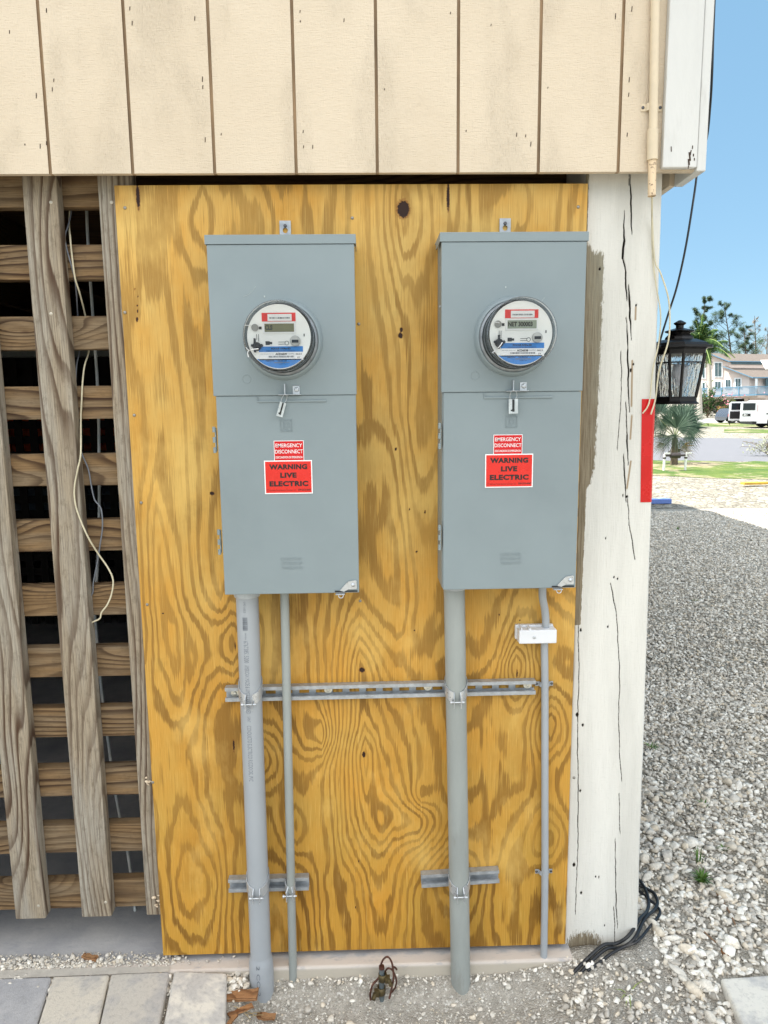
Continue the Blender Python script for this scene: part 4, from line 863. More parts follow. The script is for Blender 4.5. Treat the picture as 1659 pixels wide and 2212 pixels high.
# ============================================================ STRUT CHANNELS
def strut(a, b, label, slots, y=-.0005, dep=.021):
    """a, b: left and right bottom points at the front"""
    t = thing('strut_channel', label, 'strut channel', (a.x, 0, a.z), 'galvanised strut channels behind the conduits')
    L = (b-a).length; ang = math.atan2(b.z-a.z, b.x-a.x); h = .041; th = .0025
    m = MB()
    def bx_(u0, u1, y0, y1, z0, z1):
        ca, sa = math.cos(ang), math.sin(ang)
        c = Vector((a.x+ca*(u0+u1)/2-sa*(z0+z1)/2, (y0+y1)/2, a.z+sa*(u0+u1)/2+ca*(z0+z1)/2))
        m.obox(c, (ca*(u1-u0)/2, 0, sa*(u1-u0)/2), (0, (y1-y0)/2, 0), (-sa*(z1-z0)/2, 0, ca*(z1-z0)/2))
    bx_(0, L, y, y-dep, 0, th); bx_(0, L, y, y-dep, h-th, h)
    bx_(0, L, y-dep, y-dep-.0012, 0, .0095); bx_(0, L, y-dep, y-dep-.0012, h-.0095, h)
    bx_(0, L, y-dep+.006, y-dep-.0005, .0095, .0105); bx_(0, L, y-dep+.006, y-dep-.0005, h-.0105, h-.0095)
    if slots:
        bx_(0, L, y, y-th, th, .0125); bx_(0, L, y, y-th, h-.0125, h-th); u = 0; gap = .0285; pit = .0476; uu = .016
        bx_(0, uu, y, y-th, .0125, h-.0125)
        while uu+gap < L: bx_(uu+gap, min(L, uu+pit), y, y-th, .0125, h-.0125); uu += pit
    else: bx_(0, L, y, y-th, th, h-th)
    m.build('channel', steel, t)
    return t
sA = strut(P(487, 1516, Y=-.022), P(1157, 1500, Y=-.022), 'long slotted steel channel crossing behind all the conduits', True)
sB = strut(P(494, 1928, Y=-.022), P(667, 1923, Y=-.022), 'short lower steel channel behind the two left conduits', False)
sC = strut(P(911, 1918, Y=-.022), P(1079, 1907, Y=-.022), 'short lower steel channel behind the right thick conduit', False)
m = MB()
for x, y_ in ((508, 1497), (709, 1489), (924, 1483), (1139, 1479)):
    p = P(x, y_, Y=-.006); m = MB(); m.cyl(p, p+Vector((0, -.002, 0)), .0115, n=20); m.lathe(p+Vector((0, -.002, 0)), (0, -1, 0), [(.005, 0), (.0048, .002), (.002, .003), (0, .002)], 16); m.build('washer_screw', M('zinc_washer', (214, 212, 200), .35, .6), sA)
# ============================================================ CONDUITS
def clamp(parent, cx, cy, cz, r, ang=0, drop=.018, name='pipe_clamp'):
    """two curved straps gripping the pipe in front of the strut, tilted down towards the front, with a bolt"""
    m = MB(); w_ = .030; th = .0022; n = 12
    for sg in (-1, 1):
        vi = []
        a0, a1 = math.radians(118), math.radians(14)
        for i in range(n+1):
            a = a0+(a1-a0)*i/n; rr = r+.0012
            x = sg*math.sin(a)*rr; y = -math.cos(a)*rr; tlt = (-y+r*.3)*.80
            vi.append((x, y, -tlt))
        vi.append((sg*.0085, -r-.013, -((r+.013)+r*.3)*.80-.001)); 
        vs = []
        for x, y, z in vi:
            for rr_, dz in ((0, 0), (0, w_)):
                vs.append((cx+x, cy+y, cz+z+dz-w_/2))
        vo = [(cx+(v[0]-cx)*1.0+sg*th*.9, v[1]-th*.6, v[2]) for v in vs]
        k = len(vi); A = vs+vo; o = len(vs)
        fs = [(2*i, 2*i+1, 2*i+3, 2*i+2) for i in range(k-1)]+[(o+2*i, o+2*i+2, o+2*i+3, o+2*i+1) for i in range(k-1)]+[(2*i, 2*i+2, o+2*i+2, o+2*i) for i in range(k-1)]+[(2*i+1, o+2*i+1, o+2*i+3, 2*i+3) for i in range(k-1)]
        fs += [(0, o, o+1, 1), (2*k-2, 2*k-1, o+2*k-1, o+2*k-2)]
        m.add(vs+vo, fs)
    zb2 = cz-((r+.013)+r*.3)*.80+.0; yb = cy-r-.009
    m.cyl((cx-.017, yb, zb2), (cx+.020, yb, zb2), .0022, n=10); m.cyl((cx-.020, yb, zb2), (cx-.015, yb, zb2), .0048, n=6); m.cyl((cx+.0125, yb, zb2), (cx+.016, yb, zb2), .0045, n=6)
    return m.build(name, zinc, parent)
Yc = -.053
def base_pt(x, y, zg): p = P(x, y, Z=zg); return p
ctop = P(534, 1290, Y=Yc-.0); cb_ = P(566, 2130, Y=Yc)
c1 = thing('conduit', 'thick new blue grey pipe with printed lettering under the left box', 'conduit', (cb_.x, Yc, -.05), 'grey pipes running from the meter boxes to the ground')
r1 = .0302; xa, xb = ctop.x, cb_.x; zA = 1.2
def xl1(z): return xa+(xb-xa)*(zA-z)/(zA-cb_.z)
m = MB(); zt2, zlow = 1.199, -.12
m.cyl((xl1(zlow), Yc, zlow), (xl1(zt2), Yc, zt2), r1, n=48); m.build('pipe', pvc_new, c1)
zbell = P(570, 2085, Y=Yc-.03).z
m = MB(); m.lathe((xl1(zbell), Yc, zbell), (0, 0, -1), [(r1+.0002, -.012), (r1+.0012, -.004), (r1+.0038, .006), (r1+.005, .014), (r1+.005, .16)], 48); m.build('bell_end', pvc_new, c1)
m = MB(); m.lathe((xa, Yc, 1.1995), (0, 0, -1), [(.037, 0), (.037, .012), (.0352, .020), (.034, .024), (r1, .024)], 48)
for k in range(12): a = k*math.pi/6; m.cyl((xa+.037*math.cos(a), Yc+.037*math.sin(a), 1.199), (xa+.0365*math.cos(a), Yc+.0365*math.sin(a), 1.184), .0012, n=6)
m.build('collar', M('pale_collar', (176, 182, 186), .4), c1)
def pipe_text(s_, z_from, z_to, wdt, ang0, par, mat, r=r1, xf=xl1, bold=0.0):
    """lettering wrapped on the pipe, reading downwards"""
    o = text(s_, (0, abs(z_to-z_from), -wdt/2, wdt/2), mat, par, 'lettering', 0, bold)
    me = o.data; co = np.zeros(len(me.vertices)*3, dtype=np.float32); me.vertices.foreach_get('co', co); co = co.reshape(-1, 3)
    z = z_from-co[:, 0]; a = ang0+co[:, 2]/r
    x = np.array([xf(q) for q in z])+np.sin(a)*(r+.0004); y = Yc-np.cos(a)*(r+.0004)
    me.vertices.foreach_set('co', np.stack([x, y, z], -1).astype(np.float32).ravel()); me.update()
A0 = math.radians(-6)
zq = lambda y: P(540, y, Y=Yc-.03).z
pipe_text('KYPO 16-05-23', zq(1300), zq(1324), .006, A0, c1, greyprint); pipe_text('BARCODE #', zq(1368), zq(1382), .0042, A0, c1, greyprint)
pipe_text('676738515200', zq(1385), zq(1432), .0125, A0, c1, greyprint); pipe_text('AMERICAN', zq(1437), zq(1463), .012, A0, c1, greyprint); pipe_text('MADE & AMERICAN OWNED', zq(1466), zq(1542), .012, A0, c1, greyprint)
pipe_text('S-PINT', zq(1548), zq(1560), .009, A0, c1, greyprint); pipe_text('CONDUCTO ELECTRICO RIGIDO DEL PVC', zq(1568), zq(1688), .012, A0, c1, greyprint)
pipe_text('2 CO 2', zq(2085), zq(2150), .010, A0, c1, greyprint, r=r1+.0052)
m = MB(); z_ = zq(1335)
while z_ > zq(1362): hh = random.choice((.0007, .0012, .0018)); m.obox((xl1(z_)+math.sin(A0)*r1, Yc-math.cos(A0)*r1-.0002, z_), (.0065, 0, 0), (0, .0006, 0), (0, 0, hh/2)); z_ -= hh+.0012
m.build('bar_code', greyprint, c1)
pc = P(540, 1500, Y=Yc-.04); clamp(c1, xl1(pc.z), Yc, pc.z+.012, r1); pc = P(560, 1925, Y=Yc-.04); clamp(c1, xl1(pc.z), Yc, pc.z+.018, r1)
# right thick conduit
ct = P(981, 1280, Y=Yc); cb2 = P(995, 2110, Y=Yc)
c2 = thing('conduit', 'thick weathered grey pipe under the right box', 'conduit', (cb2.x, Yc, -.05), 'grey pipes running from the meter boxes to the ground')
def xl2(z): return ct.x+(cb2.x-ct.x)*(1.2-z)/(1.2-cb2.z)
r2 = .0288
m = MB(); m.cyl((xl2(-.12), Yc, -.12), (xl2(1.2), Yc, 1.2), r2, n=48); m.build('pipe', pvc_old, c2)
m = MB(); m.lathe((ct.x, Yc, 1.2025), (0, 0, -1), [(.0325, 0), (.0325, .010), (.031, .016), (r2, .017)], 48); m.build('collar', MATS['pale_collar'], c2)
pc = P(982, 1497, Y=Yc-.04); clamp(c2, xl2(pc.z), Yc, pc.z+.012, r2); pc = P(988, 1922, Y=Yc-.04); clamp(c2, xl2(pc.z), Yc, pc.z+.014, r2)
# left thin conduit
Y3_ = -.036; st1, sb1 = P(615, 1285, Y=Y3_), P(634, 2120, Y=Y3_)
c3 = thing('conduit', 'thin grey pipe beside the thick one under the left box', 'conduit', (sb1.x, Y3_, -.05), 'grey pipes running from the meter boxes to the ground')
m = MB(); m.tube([(st1.x, Y3_, 1.21), (st1.x*.5+sb1.x*.5, Y3_-.004, .6), (sb1.x, Y3_, .05), (sb1.x-.001, Y3_, -.10)], .0122, 24, 8); m.build('pipe', pvc_old, c3)
pc = P(634, 1925, Y=Y3_-.02); clamp(c3, sb1.x, Y3_, pc.z+.008, .0122)
# right thin conduit with a kink
Y4 = -.014; q = [P(x, y, Y=yy) for x, y, yy in ((1172, 1262, -.05), (1172, 1290, -.045), (1177, 1318, -.03), (1179, 1350, -.022), (1176, 1390, -.018), (1177, 1480, Y4), (1177, 1700, Y4), (1177, 1900, Y4), (1175, 2050, Y4-.01))]
c4 = thing('conduit', 'thin kinked grey pipe held by saddle straps near the post', 'conduit', (q[-1].x, Y4, -.05), 'grey pipes running from the meter boxes to the ground')
q.append(Vector((q[-1].x, Y4-.012, -.10)))
m = MB(); m.tube(q, .0104, 24, 8); m.build('pipe', pvc_new, c4)
def saddle(par, x, y, z, r, mat, w_=.013, ear=.013):
    m = MB(); n = 14; vi = []
    for i in range(n+1): a = math.pi*i/n; vi.append((x+math.cos(a)*(r+.0018), y-math.sin(a)*(r+.0018)))
    vi = [(x+r+ear, y), (x+r+.004, y)]+vi+[(x-r-.004, y), (x-r-ear, y)]
    for i in range(len(vi)-1):
        a, b = vi[i], vi[i+1]; d = Vector((b[0]-a[0], b[1]-a[1], 0)); nn = Vector((-d.y, d.x, 0)).normalized()*.0009
        m.obox(((a[0]+b[0])/2, (a[1]+b[1])/2, z), d/2*1.04, nn, (0, 0, w_/2))
    o = m.build('saddle_strap', mat, par); m = MB()
    for sg in (-1, 1): m.lathe((x+sg*(r+ear-.004), y-.0009, z), (0, -1, 0), [(.004, 0), (.0036, .0014), (0, .0012)], 14)
    m.build('strap_screw', dark_steel, o)
p = P(1177, 1479, Y=Y4); saddle(c4, p.x, -.005, p.z, .0125, pvc_new); p = P(1176, 1886, Y=Y4); saddle(c4, p.x, -.005, p.z, .0125, pvc_new)
# white plastic bonding cover
wb = thing('bonding_cover', 'white plastic bonding cover box across the kinked thin pipe', 'plastic cover', (1.13, -.03, 1.08), None)
a, b = P(1121, 1391, Y=-.045), P(1203, 1360, Y=-.045)
m = MB(); m.box((a.x, -.012, a.z), (b.x, -.047, b.z), .003); m.box((a.x-.004, -.0005, a.z+.003), (b.x-.002, -.014, b.z+.005), .002); m.box((a.x+.006, -.002, b.z-.004), (a.x+.009, -.044, b.z+.006)); m.box((a.x+.028, -.002, b.z-.004), (a.x+.034, -.044, b.z+.004), .001)
m.build('cover', pvc_white, wb); p = P(1154, 1377, Y=-.047)
m = MB(); m.lathe(p, (0, -1, 0), [(.0045, 0), (.0042, .0018), (.0015, .002), (0, .001)], 16); m.build('screw', zinc, wb)
# ============================================================ CREAM CONDUIT ON THE SIDING
Yd = YS-.012; cc = thing('siding_conduit', 'cream painted pipe down the siding with a chipped bare end', 'conduit', (1.39, Yd, 2.2))
a, b, e_ = P(1420, -260, Y=Yd), P(1411, 270, Y=Yd), P(1408, 424, Y=Yd)
m = MB(); m.tube([a, b, e_.lerp(b, .75)], .0107, 24, 1); m.build('pipe', cream_paint, cc)
c0 = P(1410, 290, Y=Yd); c1_ = P(1409, 346, Y=Yd); m = MB(); m.tube([c0+Vector((0, 0, .012)), c0, c1_], lambda t: .0107+.0028*min(1, t*6), 24, 6); m.build('coupling', cream_paint, cc)
s = NT('chipped_pipe'); sx = s.n('SeparateXYZ'); s.l(s.tc.outputs['Object'], sx.inputs[0])
ch = s.rng(s.math('ADD', s.math('ADD', s.math('MULTIPLY', sx.outputs[2], -3.0), s.math('MULTIPLY', sx.outputs[0], 60)), s.noise(60, None, 4)), 1.40*60-2.25*3+.1, 1.40*60-2.25*3+.5)
c = s.mix(ch, s2l((222, 198, 164)), s2l((216, 206, 200))); c = s.mix(s.rng(s.noise(130, None, 5), .56, .66), c, s2l((130, 106, 84))); s.l(c, s.b.inputs['Base Color'])
m = MB(); m.tube([c1_, e_], .0100, 24, 1, caps=False); m.tube([c1_, e_], .0086, 24, 1, caps=False); m.build('bare_end', s.m, cc)
p = P(1411, 229, Y=Yd); saddle(cc, p.x, YS-.001, p.z, .0118, cream_paint, .017, .014)
# ============================================================ CABLES BY THE POST
m = MB(); yk = .012
pts = [P(1507, 330, Y=.10), P(1505, 378, Y=.08), P(1495, 450, Y=.05), P(1480, 540, Y=.06), P(1462, 620, Y=.10), P(1443, 680, Y=.14), P(1425, 740, Y=.19), P(1412, 800, Y=.235), P(1405, 860, Y=.24)]
m.tube(pts, .0028, 10, 6); pts = [P(1545, -40, Y=YS-.01), P(1541, 60, Y=YS-.01), P(1538, 160, Y=YS-.005), P(1534, 230, Y=.02), P(1526, 300, Y=.05), P(1507, 345, Y=.10)]; m.tube(pts, .003, 10, 6)
tag(m.build('black_cable', black_cable), 'black cable curving down from the white corner board to the lantern', 'cable')
Yw = YS+.05
m = MB(); m.tube([P(1409, 410, Y=Yd), P(1409, 470, Y=.0), P(1414, 560, Y=.01), P(1427, 590, Y=.005), P(1443, 640, Y=.0), P(1447, 690, Y=.0), P(1443, 740, Y=.0), P(1424, 800, Y=.008), P(1416, 860, Y=.014), P(1406, 895, Y=.008)], .0021, 8, 6)
tag(m.build('pale_wire', cream_cable), 'pale wire swinging out past the post edge and back to the red tape', 'wire', 'pair of pale wires hanging from the cream pipe')
m = MB(); m.tube([P(1408, 412, Y=Yd), P(1408, 480, Y=.01), P(1410, 560, Y=.014), P(1418, 620, Y=.012), P(1427, 680, Y=.013), P(1423, 740, Y=.013), P(1410, 800, Y=.013), P(1404, 860, Y=.012), P(1398, 880, Y=.012), P(1388, 893, Y=.014)], .0019, 8, 6)
tag(m.build('pale_wire', cream_cable), 'pale wire lying flat against the white post down to the red tape', 'wire', 'pair of pale wires hanging from the cream pipe')
# ============================================================ LANTERN
Yl = .345; lc_ = P(1464.8, 780, Y=Yl); U_ = .1535/(F/(Yl-CAM.y)*1.0)*1.0; LZ = lambda v: P(1464.8, (1100+v*.2797)/1.8227, Y=Yl).z
lt_ = thing('wall_lantern', 'dark bronze wall lantern with rippled glass panes behind the white post', 'lantern', (lc_.x, Yl, LZ(1755)))
AL = math.radians(18)
def oct8(a, ch=.41):
    c_ = a*ch; pts = [(a-c_, -a), (a, -a+c_), (a, a-c_), (a-c_, a), (-a+c_, a), (-a, a-c_), (-a, -a+c_), (-a+c_, -a)]
    ca, sa = math.cos(AL), math.sin(AL); return [(x*ca-y*sa, x*sa+y*ca) for x, y in pts]
def octloft(prof, name, mat, parent, ch=.41, cap=True):
    m = MB(); vs = []
    for a, v in prof:
        for x, y in oct8(a*U_, ch): vs.append((lc_.x+x, Yl+y, LZ(v)))
    n = len(prof); m.add(vs, [(i*8+k, i*8+(k+1) % 8, (i+1)*8+(k+1) % 8, (i+1)*8+k) for i in range(n-1) for k in range(8)])
    if cap: m.add(vs[:8], [tuple(range(8))]); m.add(vs[-8:], [tuple(range(8))])
    return m.build(name, mat, parent)
octloft([(160, 820), (145, 800), (120, 775), (130, 755), (165, 742), (172, 730), (150, 720), (90, 700), (45, 685), (45, 650), (70, 628), (72, 615), (50, 600), (22, 580), (8, 575)], 'finial_cap', lantern_m, lt_)
octloft([(385, 975), (385, 942), (340, 935), (322, 905), (270, 880), (200, 850), (165, 848), (160, 818)], 'roof', lantern_m, lt_)
octloft([(335, 974), (312, 1000), (305, 1060), (280, 1060)], 'neck_frame', lantern_m, lt_)
m = MB()
T8, B8 = oct8(303*U_), oct8(222*U_)
for k in range(8):
    a = Vector((lc_.x+T8[k][0], Yl+T8[k][1], LZ(1050))); b = Vector((lc_.x+B8[k][0], Yl+B8[k][1], LZ(1665))); m.tube([a, b], .0048, 4, 1)
fc = (LZ(1175)-LZ(1050))/(LZ(1665)-LZ(1050))
M8 = oct8((303+(222-303)*fc)*U_)
for k in range(8):
    k2 = (k+1) % 8; m.tube([(lc_.x+M8[k][0], Yl+M8[k][1], LZ(1178)), (lc_.x+M8[k2][0], Yl+M8[k2][1], LZ(1178))], .0028, 4, 1)
m.build('cage', lantern_m, lt_)
for k in range(8):
    k2 = (k+1) % 8; m = MB(); s_ = .975
    m.add([(lc_.x+T8[k][0]*s_, Yl+T8[k][1]*s_, LZ(1055)), (lc_.x+T8[k2][0]*s_, Yl+T8[k2][1]*s_, LZ(1055)), (lc_.x+B8[k2][0]*s_, Yl+B8[k2][1]*s_, LZ(1662)), (lc_.x+B8[k][0]*s_, Yl+B8[k][1]*s_, LZ(1662))], [(0, 1, 2, 3)]); m.build('pane', rippled, lt_)
octloft([(215, 1650), (230, 1660), (232, 1715), (262, 1745), (262, 1755)], 'base', lantern_m, lt_)
m = MB(); m.cyl((lc_.x, Yl, LZ(1650)), (lc_.x, Yl, LZ(1500)), .010, n=16); m.build('lamp_socket', M('socket_cream', (200, 196, 186), .5), lt_)
m = MB(); m.lathe((lc_.x, Yl, LZ(1500)), (0, 0, 1), [(.009, 0), (.012, .012), (.022, .035), (.024, .05), (.016, .068), (.001, .074)], 24); m.build('bulb', M('frosted_bulb', (205, 208, 214), .25), lt_)
m = MB(); m.box((1.36, .2155, LZ(1500)), (1.435, .232, LZ(900)), .004); m.tube([(1.40, .23, LZ(1000)), (1.41, .26, LZ(960)), (lc_.x-.02, Yl-.03, LZ(965))], .006, 8, 5); m.build('wall_bracket', lantern_m, lt_)
# ============================================================ BLACK CABLE COIL at the post foot
zg = -.03
def gp(x, y, h=.008):
    z = .0
    for _ in range(4): p = P(x, y, Z=z); z = float(ground_z(p.x, p.y))
    p.z = z+h; return p
def C8(l): return [((2300+x*.4364)/1.8227, (3300+y*.4364)/1.8227) for x, y in l]
hk = thing('cable_coil', 'loops of black cable on the gravel around the post foot', 'cable coil', tuple(gp(1395, 1980)))
for i, (pl, hs, r_) in enumerate((([(-100, 1220), (20, 1110), (170, 1035), (290, 950), (400, 880), (500, 820), (560, 730), (580, 640), (560, 540), (510, 460), (440, 400)], (.0, .0, .02, .03, .035, .03, .02, .015, .015, .02, .02), .0052),
                       ([(-40, 1230), (60, 1130), (200, 1040), (330, 990), (450, 910), (540, 800), (630, 700), (660, 620), (630, 540), (560, 500), (480, 470)], (0, 0, .01, .015, .02, .02, .015, .01, .01, .012, .015), .0052),
                       ([(30, 1205), (120, 1150), (230, 1080), (350, 1020), (480, 930), (600, 830), (680, 720), (660, 650), (580, 580), (500, 510)], (0, 0, .005, .008, .01, .01, .008, .006, .006, .006), .0045))):
    _pts = []
    for (x, y), h in zip(C8(pl), hs):
        g_ = gp(x, y, .006+h)
        if g_.x < 1.462 and g_.y > -.004 and x < 1432: g_ = P(x, y, Y=-.002-.004*i)
        _pts.append(g_)
    m = MB(); m.tube(_pts, r_, 10, 6); m.build('cable_loop', black_cable, hk)
# ============================================================ GROUND ROD with clamps and copper wire
def C9(x, y): return ((1400+x*.18083)/1.8227, (3650+y*.18083)/1.8227)
rb = P(*C9(570, 1620), Z=-.052); gr = thing('ground_rod', 'short grounding rod with old clamps and looping brown copper wire', 'ground rod', tuple(rb))
YR = rb.y
def RP(x, y, dy=0): return P(*C9(x, y), Y=YR+dy)
m = MB(); m.cyl((rb.x, YR, -.12), RP(568, 900), .0078, n=18); m.build('rod', M('dull_rod', (112, 122, 126), .5, .5, .2, 40), gr)
m = MB(); pt = RP(568, 900); m.cyl(pt, pt+Vector((0, 0, .008)), .0086, .0080, n=18); m.build('rod_tip', copper_old, gr)
for (x, y), sg in (((590, 1090), 1), ((560, 1380), -1)):
    p = RP(x, y); m = MB(); m.lathe((p.x, YR, p.z-.010), (0, 0, 1), [(.0095, 0), (.0125, 0), (.0125, .022), (.0095, .022), (.0095, 0)], 20); m.obox((p.x+sg*.014, YR-.008, p.z), (.007, 0, 0), (0, .006, 0), (0, 0, .010)); m.cyl((p.x+sg*.018, YR-.008, p.z-.002), (p.x+sg*.024, YR-.024, p.z-.008), .0062, n=8)
    m.build('rod_clamp', brass_old, gr)
m = MB(); m.tube([RP(735, 1560, -.02), RP(780, 1350, -.015), RP(825, 1150, -.01), RP(820, 950, -.005), RP(780, 750, 0), RP(700, 650, 0), RP(610, 700, 0), RP(550, 830, .002), RP(525, 960, .01)], .0028, 8, 6)
m.tube([RP(330, 1590, -.01), RP(320, 1450, -.008), RP(370, 1260, -.004), RP(470, 1150, .006), RP(520, 1080, .012)], .0030, 8, 6)
m.tube([RP(640, 980, .008), RP(700, 900, .004), RP(790, 930, 0), RP(860, 1050, 0), RP(890, 1180, 0), RP(860, 1320, 0), RP(780, 1430, .004)], .0026, 8, 6); m.tube([RP(830, 870, .01), RP(870, 890, .012), RP(895, 925, .015)], .0028, 8, 3)
m.build('copper_wire', copper_old, gr)
# ============================================================ PAVERS
pvm = []
for nm, c_ in (('paver_blue_grey', (180, 179, 180)), ('paver_tan', (212, 204, 190)), ('paver_mixed', (198, 192, 182)), ('paver_pale', (226, 220, 208))):
    s = NT(nm); c = s.mix(s.rng(s.noise(5, None, 3), .35, .65), s2l(c_), s2l(tuple(v*.92+18 for v in c_))); c = s.mix(s.rng(s.noise(11, None, 4, .6), .46, .62, 0, .55), c, s2l((158, 158, 162))); c = s.mix(s.rng(s.noise(90, None, 6, .7), .5, .7, 0, .3), c, s2l((108, 104, 100))); c = s.mix(s.rng(s.noise(260, None, 2), .66, .74, 0, .6), c, s2l((220, 216, 208)))
    s.l(c, s.b.inputs['Base Color']); s.b.inputs['Roughness'].default_value = .88; s.bump(s.noise(240, None, 5, .7), .5, .003); pvm.append(s.m)
def paver(px4, z, mat, label, th=.055, grp='concrete pavers at the foot of the wall'):
    q = [P(x, y, Z=z) for x, y in px4]; bm = bmesh.new(); vt = [bm.verts.new(v) for v in q]; f = bm.faces.new(vt)
    r_ = bmesh.ops.extrude_face_region(bm, geom=[f]); bmesh.ops.translate(bm, vec=(0, 0, -th), verts=[v for v in r_['geom'] if isinstance(v, bmesh.types.BMVert)])
    bmesh.ops.recalc_face_normals(bm, faces=bm.faces); bmesh.ops.bevel(bm, geom=bm.edges[:], offset=.008, segments=3, profile=.5, affect='EDGES')
    me = bpy.data.meshes.new('paver'); bm.to_mesh(me); bm.free(); me.materials.append(mat); o = link('paver', me)
    for p_ in me.polygons: p_.use_smooth = False
    tag(o, label, 'paver', grp); return o
zp = .032
paver([(-190, 2118), (112, 2108), (42, 2330), (-300, 2350)], zp, pvm[0], 'blue grey paver, leftmost of the row')
paver([(115, 2107), (237, 2103), (186, 2326), (45, 2331)], zp, pvm[1], 'tan paver with worn left edge, second of the row')
paver([(240, 2102), (368, 2097), (321, 2322), (190, 2326)], zp+.001, pvm[2], 'grey and tan paver, third of the row before the wide gap')
paver([(376, 2096), (490, 2100), (484, 2330), (330, 2330)], zp+.004, pvm[3], 'pale paver with exposed side face, rightmost of the row')
paver([(1556, 2112), (1800, 2095), (1950, 2350), (1668, 2345)], .040, pvm[3], 'large pale slab set in gravel at the lower right corner', .05, None)
# kerb of mortar behind the pavers
m = MB(); a = P(-200, 2107, Z=.0345); b = P(375, 2091, Z=.0345)
m.add([P(-240, 2101, Z=.0345), P(366, 2087, Z=.0345), P(366, 2099, Z=.0345), P(-240, 2124, Z=.0345)], [(0, 1, 2, 3)]); m.add([P(-240, 2101, Z=.0345), P(366, 2087, Z=.0345), P(366, 2087, Z=.0345)-Vector((0, 0, .05)), P(-240, 2101, Z=.0345)-Vector((0, 0, .05))], [(0, 1, 2, 3)])
struct(m.build('mortar_bed', M('mortar', (188, 182, 172), .95, 0, .1, 30, .5, 150)))
# ============================================================ WOOD CHIPS, TWIGS, WEEDS
chipm = wood('fresh_chip', (176, 128, 86), (112, 70, 42), (150, 126, 98), 'x', 160, .3)
def shard(px, py, L, W_, T_, yaw, label, name='bark_shard', tilt=0, z=None):
    p = gp(px, py, T_*.8) if z is None else P(px, py, Z=z); n = 9; m = MB(); vs = []
    for i in range(n+1):
        t = i/n; w1 = W_*(.5+.35*random.random()); w2 = -W_*(.5+.2*random.random()); h = T_*(.7+.6*random.random())
        for a, hh in ((w1, -h/2), (w1*.9, h/2), (w2*.9, h/2), (w2, -h/2)): vs.append(Vector(((t-.5)*L+random.uniform(-.002, .002), a, hh+(t-.5)*tilt)))
    R_ = Matrix.Rotation(yaw, 4, 'Z'); vs = [p+R_@v for v in vs]
    m.add(vs, [(i*4+k, i*4+(k+1) % 4, (i+1)*4+(k+1) % 4, (i+1)*4+k) for i in range(n) for k in range(4)]+[(0, 1, 2, 3), (n*4+3, n*4+2, n*4+1, n*4)])
    return tag(m.build(name, chipm), label, 'wood chip', 'splintered wood scraps on the ground')
shard(512, 2156, .12, .028, .010, -.05, 'reddish splintered bark slab beside the pale paver corner', tilt=.012)
shard(560, 2198, .095, .017, .007, -.12, 'flat brown wood chip lying on dirt below the pipe bell')
shard(520, 2186, .07, .012, .006, .5, 'narrow dark bark sliver between the two bigger splinters')
shard(500, 2207, .05, .010, .005, 1.1, 'thin bark curl touching the side of the pale paver')
shard(195, 2068, .05, .014, .008, -.3, 'broken wood wedge on the slab edge above the pavers', z=.041)
shard(1565, 2063+0, .012, .03, .006, 0, 'short tan wood chip on the gravel right of the cable coil')
m = MB()
for k in range(5): p = gp(505+k*9, 2180+k*6+random.uniform(-6, 6), .006); q_ = gp(530+k*12, 2205+random.uniform(-12, 10), .008); m.tube([p, p.lerp(q_, .5)+Vector((0, 0, .004)), q_], .0008, 5, 3)
tag(m.build('straw', M('dry_straw', (190, 166, 120), .8)), 'dry straw stalks by the wood chips at bottom left', 'straw')
m = MB(); m.tube([gp(1548, 1935), gp(1560, 1950), gp(1575, 1975), gp(1588, 2002)], .003, 6, 4); tag(m.build('twig', M('brown_twig', (136, 108, 84), .9)), 'longer thin brown twig slanting over the gravel at the right', 'twig'); m = MB(); m.tube([gp(1510, 2008), gp(1525, 2022), gp(1545, 2040)], .0025, 6, 4); tag(m.build('twig', M('brown_twig', (136, 108, 84), .9)), 'short reddish twig between limestone lumps near the cable coil', 'twig')
leafm = M('weed_green', (84, 118, 44), .6, 0, .3, 20); leafm2 = M('weed_pale', (138, 150, 84), .7, 0, .3, 20)
def tuft(px, py, n, h, spread, label, mat=None, flat=.3):
    b = gp(px, py, 0); m = MB()
    for k in range(n):
        a = random.uniform(0, 6.283); L = h*random.uniform(.5, 1); bend = random.uniform(flat, 1)*spread; wv_ = .0028*random.uniform(.6, 1.2)
        base = b+Vector((math.cos(a), math.sin(a), 0))*random.uniform(0, .012); d = Vector((math.cos(a), math.sin(a), 0)); sd_ = Vector((-d.y, d.x, 0))*wv_
        p1 = base+d*bend*.35+Vector((0, 0, L*.6)); p2 = base+d*bend+Vector((0, 0, L*(1-.4*bend/max(spread, 1e-3))))
        m.add([base-sd_, base+sd_, p1+sd_*.9, p1-sd_*.9, p2], [(0, 1, 2, 3), (3, 2, 4)])
    return tag(m.build('weed_tuft', mat or leafm), label, 'weed', 'weeds in the gravel')
tuft(1516, 1908, 70, .055, .045, 'bushiest green weed tuft with a tall stalk, halfway down the gravel'); tuft(1509, 1866, 9, .09, .02, 'thin upright weed stalk standing behind the bushy tuft')
tuft(1357, 2145, 7, .03, .07, 'few sprawling grass blades on the dirt below the cable coil', leafm2); tuft(1408, 1617, 26, .035, .05, 'dark moss like weed against the post edge'); tuft(1464, 1145, 22, .06, .06, 'small weed in shade far along the gravel'); tuft(1503, 1300, 16, .03, .05, 'tiny pale weed in the middle of the gravel', leafm2); tuft(1521, 1745, 9, .04, .03, 'tiny upright sprout in the gravel above the bushy tuft'); tuft(1564, 1838, 8, .03, .03, 'tiny sprout right of the bushy tuft')
